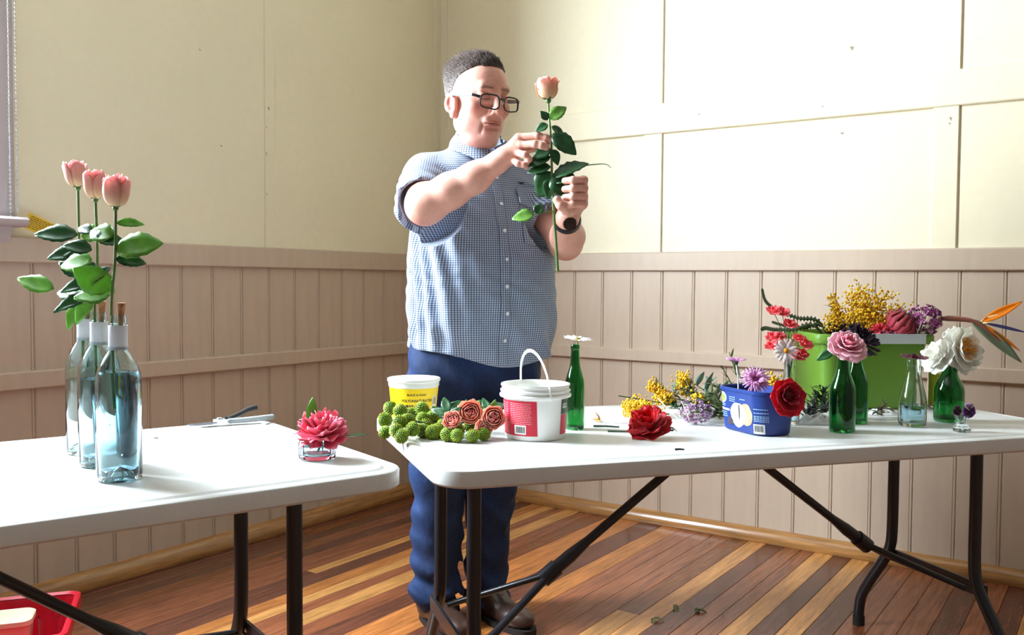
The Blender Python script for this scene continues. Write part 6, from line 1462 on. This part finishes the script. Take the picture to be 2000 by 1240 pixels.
# ------------------------------------------------------------------ red crate under the left table
M_crt = mat('red_crate_plastic', srgb(206, 24, 48), .35, noise=(10, .08))
r = empty('plastic_crate', (.462, -2.520, 0), RAD(54))       # local x along the far edge, -y towards the viewer
def cr(hx, hy, z): return [(a, b, z) for a, b in rrect(hx, hy, .03, 6)]
hx, hy = .205, .180
tub_body(r, [cr(hx-.030, hy-.030, 0), cr(hx-.026, hy-.026, .004), cr(hx-.008, hy-.008, .150), cr(hx-.012, hy-.012, .150), cr(hx-.030, hy-.030, .006)], M_crt, 'crate_body')
tub_body(r, [cr(hx-.010, hy-.010, .118), cr(hx+.004, hy+.004, .118), cr(hx+.006, hy+.006, .124), cr(hx+.004, hy+.004, .154), cr(hx-.002, hy-.002, .158), cr(hx-.012, hy-.012, .152)], M_crt, 'rim', False)
for s in (-1, 1):
    for k in range(4): MB().box(-.14+.09*k-.003, -.14+.09*k+.003, s*(hy-.012)-.003, s*(hy-.012)+.003, .01, .118).build('rib', M_crt, r, smooth=False)
tag(r, 'red plastic crate on the floor under the left table', 'crate')
r = empty('cream_box', (.430, -2.478, .008), RAD(54)); cb = lambda hx, hy, z: [(a, b, z) for a, b in rrect(hx, hy, .028, 6)]
M_crm = mat('cream_plastic', srgb(232, 228, 200), .45, noise=(20, .04)); tub_body(r, [cb(.07, .045, 0), cb(.072, .047, .004), cb(.080, .053, .120)], mat('pinkish_translucent_plastic', srgb(226, 190, 176), .4, noise=(20, .05)), 'box_body'); tub_body(r, [cb(.080, .053, .120), cb(.085, .058, .121), cb(.085, .058, .134), cb(.081, .054, .137), cb(.076, .049, .133)], M_crm, 'lid')
tag(r, 'cream-lidded plastic box standing in the red crate', 'box')
r = empty('drinking_glass', (.496, -2.374, .008)); GP = [(.024, 0), (.027, .003), (.030, .08), (.031, .122)]
bottle(r, GP, .0025, G_clear, .010); tag(r, 'clear drinking glass standing in the red crate', 'glass')

# ------------------------------------------------------------------ at the window: blind chain, tag, wall hook
M_bead = mat('white_bead_chain', (.75, .75, .78), .3, noise=(40, .05))
t = empty('blind_chain', (.034, -2.222, 1.275))
for dy, z0 in ((-.012, 0), (.010, .0)):
    n = 130; m = MB()
    for k in range(n): octa(m, (0, dy, z0+.0135*k), .0052, (1, 1, 1))
    m.tube([(0, dy, 0), (0, dy, .0135*n)], .0015, 5); o = m.build('bead_strand', M_bead, t, ang=0); o['kind'] = 'stuff'
MB().tube([(0, .010+.0*k, 0) if False else (0, -.001+.011*math.cos(a), .0-.011*math.sin(a)) for a in [PI*k/10 for k in range(11)] for k in [0]], .0035, 6).build('bead_loop', M_bead, t, ang=60)
tag(t, 'white beaded blind chain hanging beside the window frame', 'blind chain')
M_tag = mat('yellow_warning_tag_print', srgb(226, 186, 40), .5, noise=(20, .08)); M_tagt = mat('olive_tag_print', srgb(120, 96, 30), .6, noise=(20, .1))
t = empty('warning_tag', (.050, -2.150, 1.262), rot=(0, 0, 0)); tg = MB().box(-.001, .001, -.045, .045, -.026, .026); Mt = Matrix.Rotation(RAD(-24), 4, 'X') @ Matrix.Rotation(RAD(-10), 4, 'Z')
tg.xf(Mt); tg.build('card', M_tag, t, smooth=False); rg = random.Random(2); m = MB()
for k in range(7):
    y = -.034
    while y < .034: w = rg.uniform(.004, .012); m.box(.0012, .0016, y, min(y+w, .036), .019-.0062*k-.0015, .019-.0062*k+.0012); y += w+.002
m.xf(Mt); m.build('small_print', M_tagt, t, smooth=False)
MB().tube([(-.012, -.070, .020), (-.002, -.05, .022), tuple(Mt @ Vector((.0, -.040, .016)))], .0010, 5).build('tie', M_bead, t, ang=60)
tag(t, 'yellow printed warning tag hanging from the blind chain', 'tag')
t = MB().tube(smooth_path([(0, 0, 0), (.018, .002, 0), (.024, .010, -.004), (.020, .022, .002), (.022, .030, .010)], 4), .0022, 6).build('wall_hook', M_bl, None, ang=60, loc=(.0255, -2.060, 1.205)); tag(t, 'small dark metal hook screwed into the dado cap', 'hook')

# scuffs and old nail marks on the wall paint
M_scf = mat('grey_scuff', srgb(150, 140, 118), .7, noise=(80, .3))
for (x, z, a, b) in ((2.049, 1.689, .010, .006), (2.443, 1.708, .006, .010), (2.440, 1.690, .005, .006), (1.975, 1.80, .006, .004), (2.08, 2.02, .010, .012), (1.45, 1.82, .008, .004)):
    q = [(x+a*math.cos(k*.7)*(.7+.3*math.sin(k*2.1)), z+b*math.sin(k*.7)*(.7+.3*math.cos(k*1.7))) for k in range(9)]; y0 = -.0185 if 1.754 < z < 1.886 else (-.0105 if 2.384 < x < 2.472 else -.0005)
    MB().add([(p, y0, w) for p, w in q], [tuple(range(9))]).build('scuff_mark', M_scf, wr, smooth=False)
for (y, z, a, b) in ((-1.488, 1.982, .006, .004), (-1.153, 1.809, .006, .010), (-1.165, 1.618, .003, .012), (-1.165, 1.45, .003, .008), (-1.165, 1.73, .003, .006), (-1.39, 1.623, .006, .004)):
    q = [(y+a*math.cos(k*.7)*(.7+.3*math.sin(k*2.1)), z+b*math.sin(k*.7)*(.7+.3*math.cos(k*1.7))) for k in range(9)]
    MB().add([(.0056 if -1.172 < y < -1.118 else .0006, p, w) for p, w in q], [tuple(range(9))]).build('scuff_mark', M_scf, wl, smooth=False)
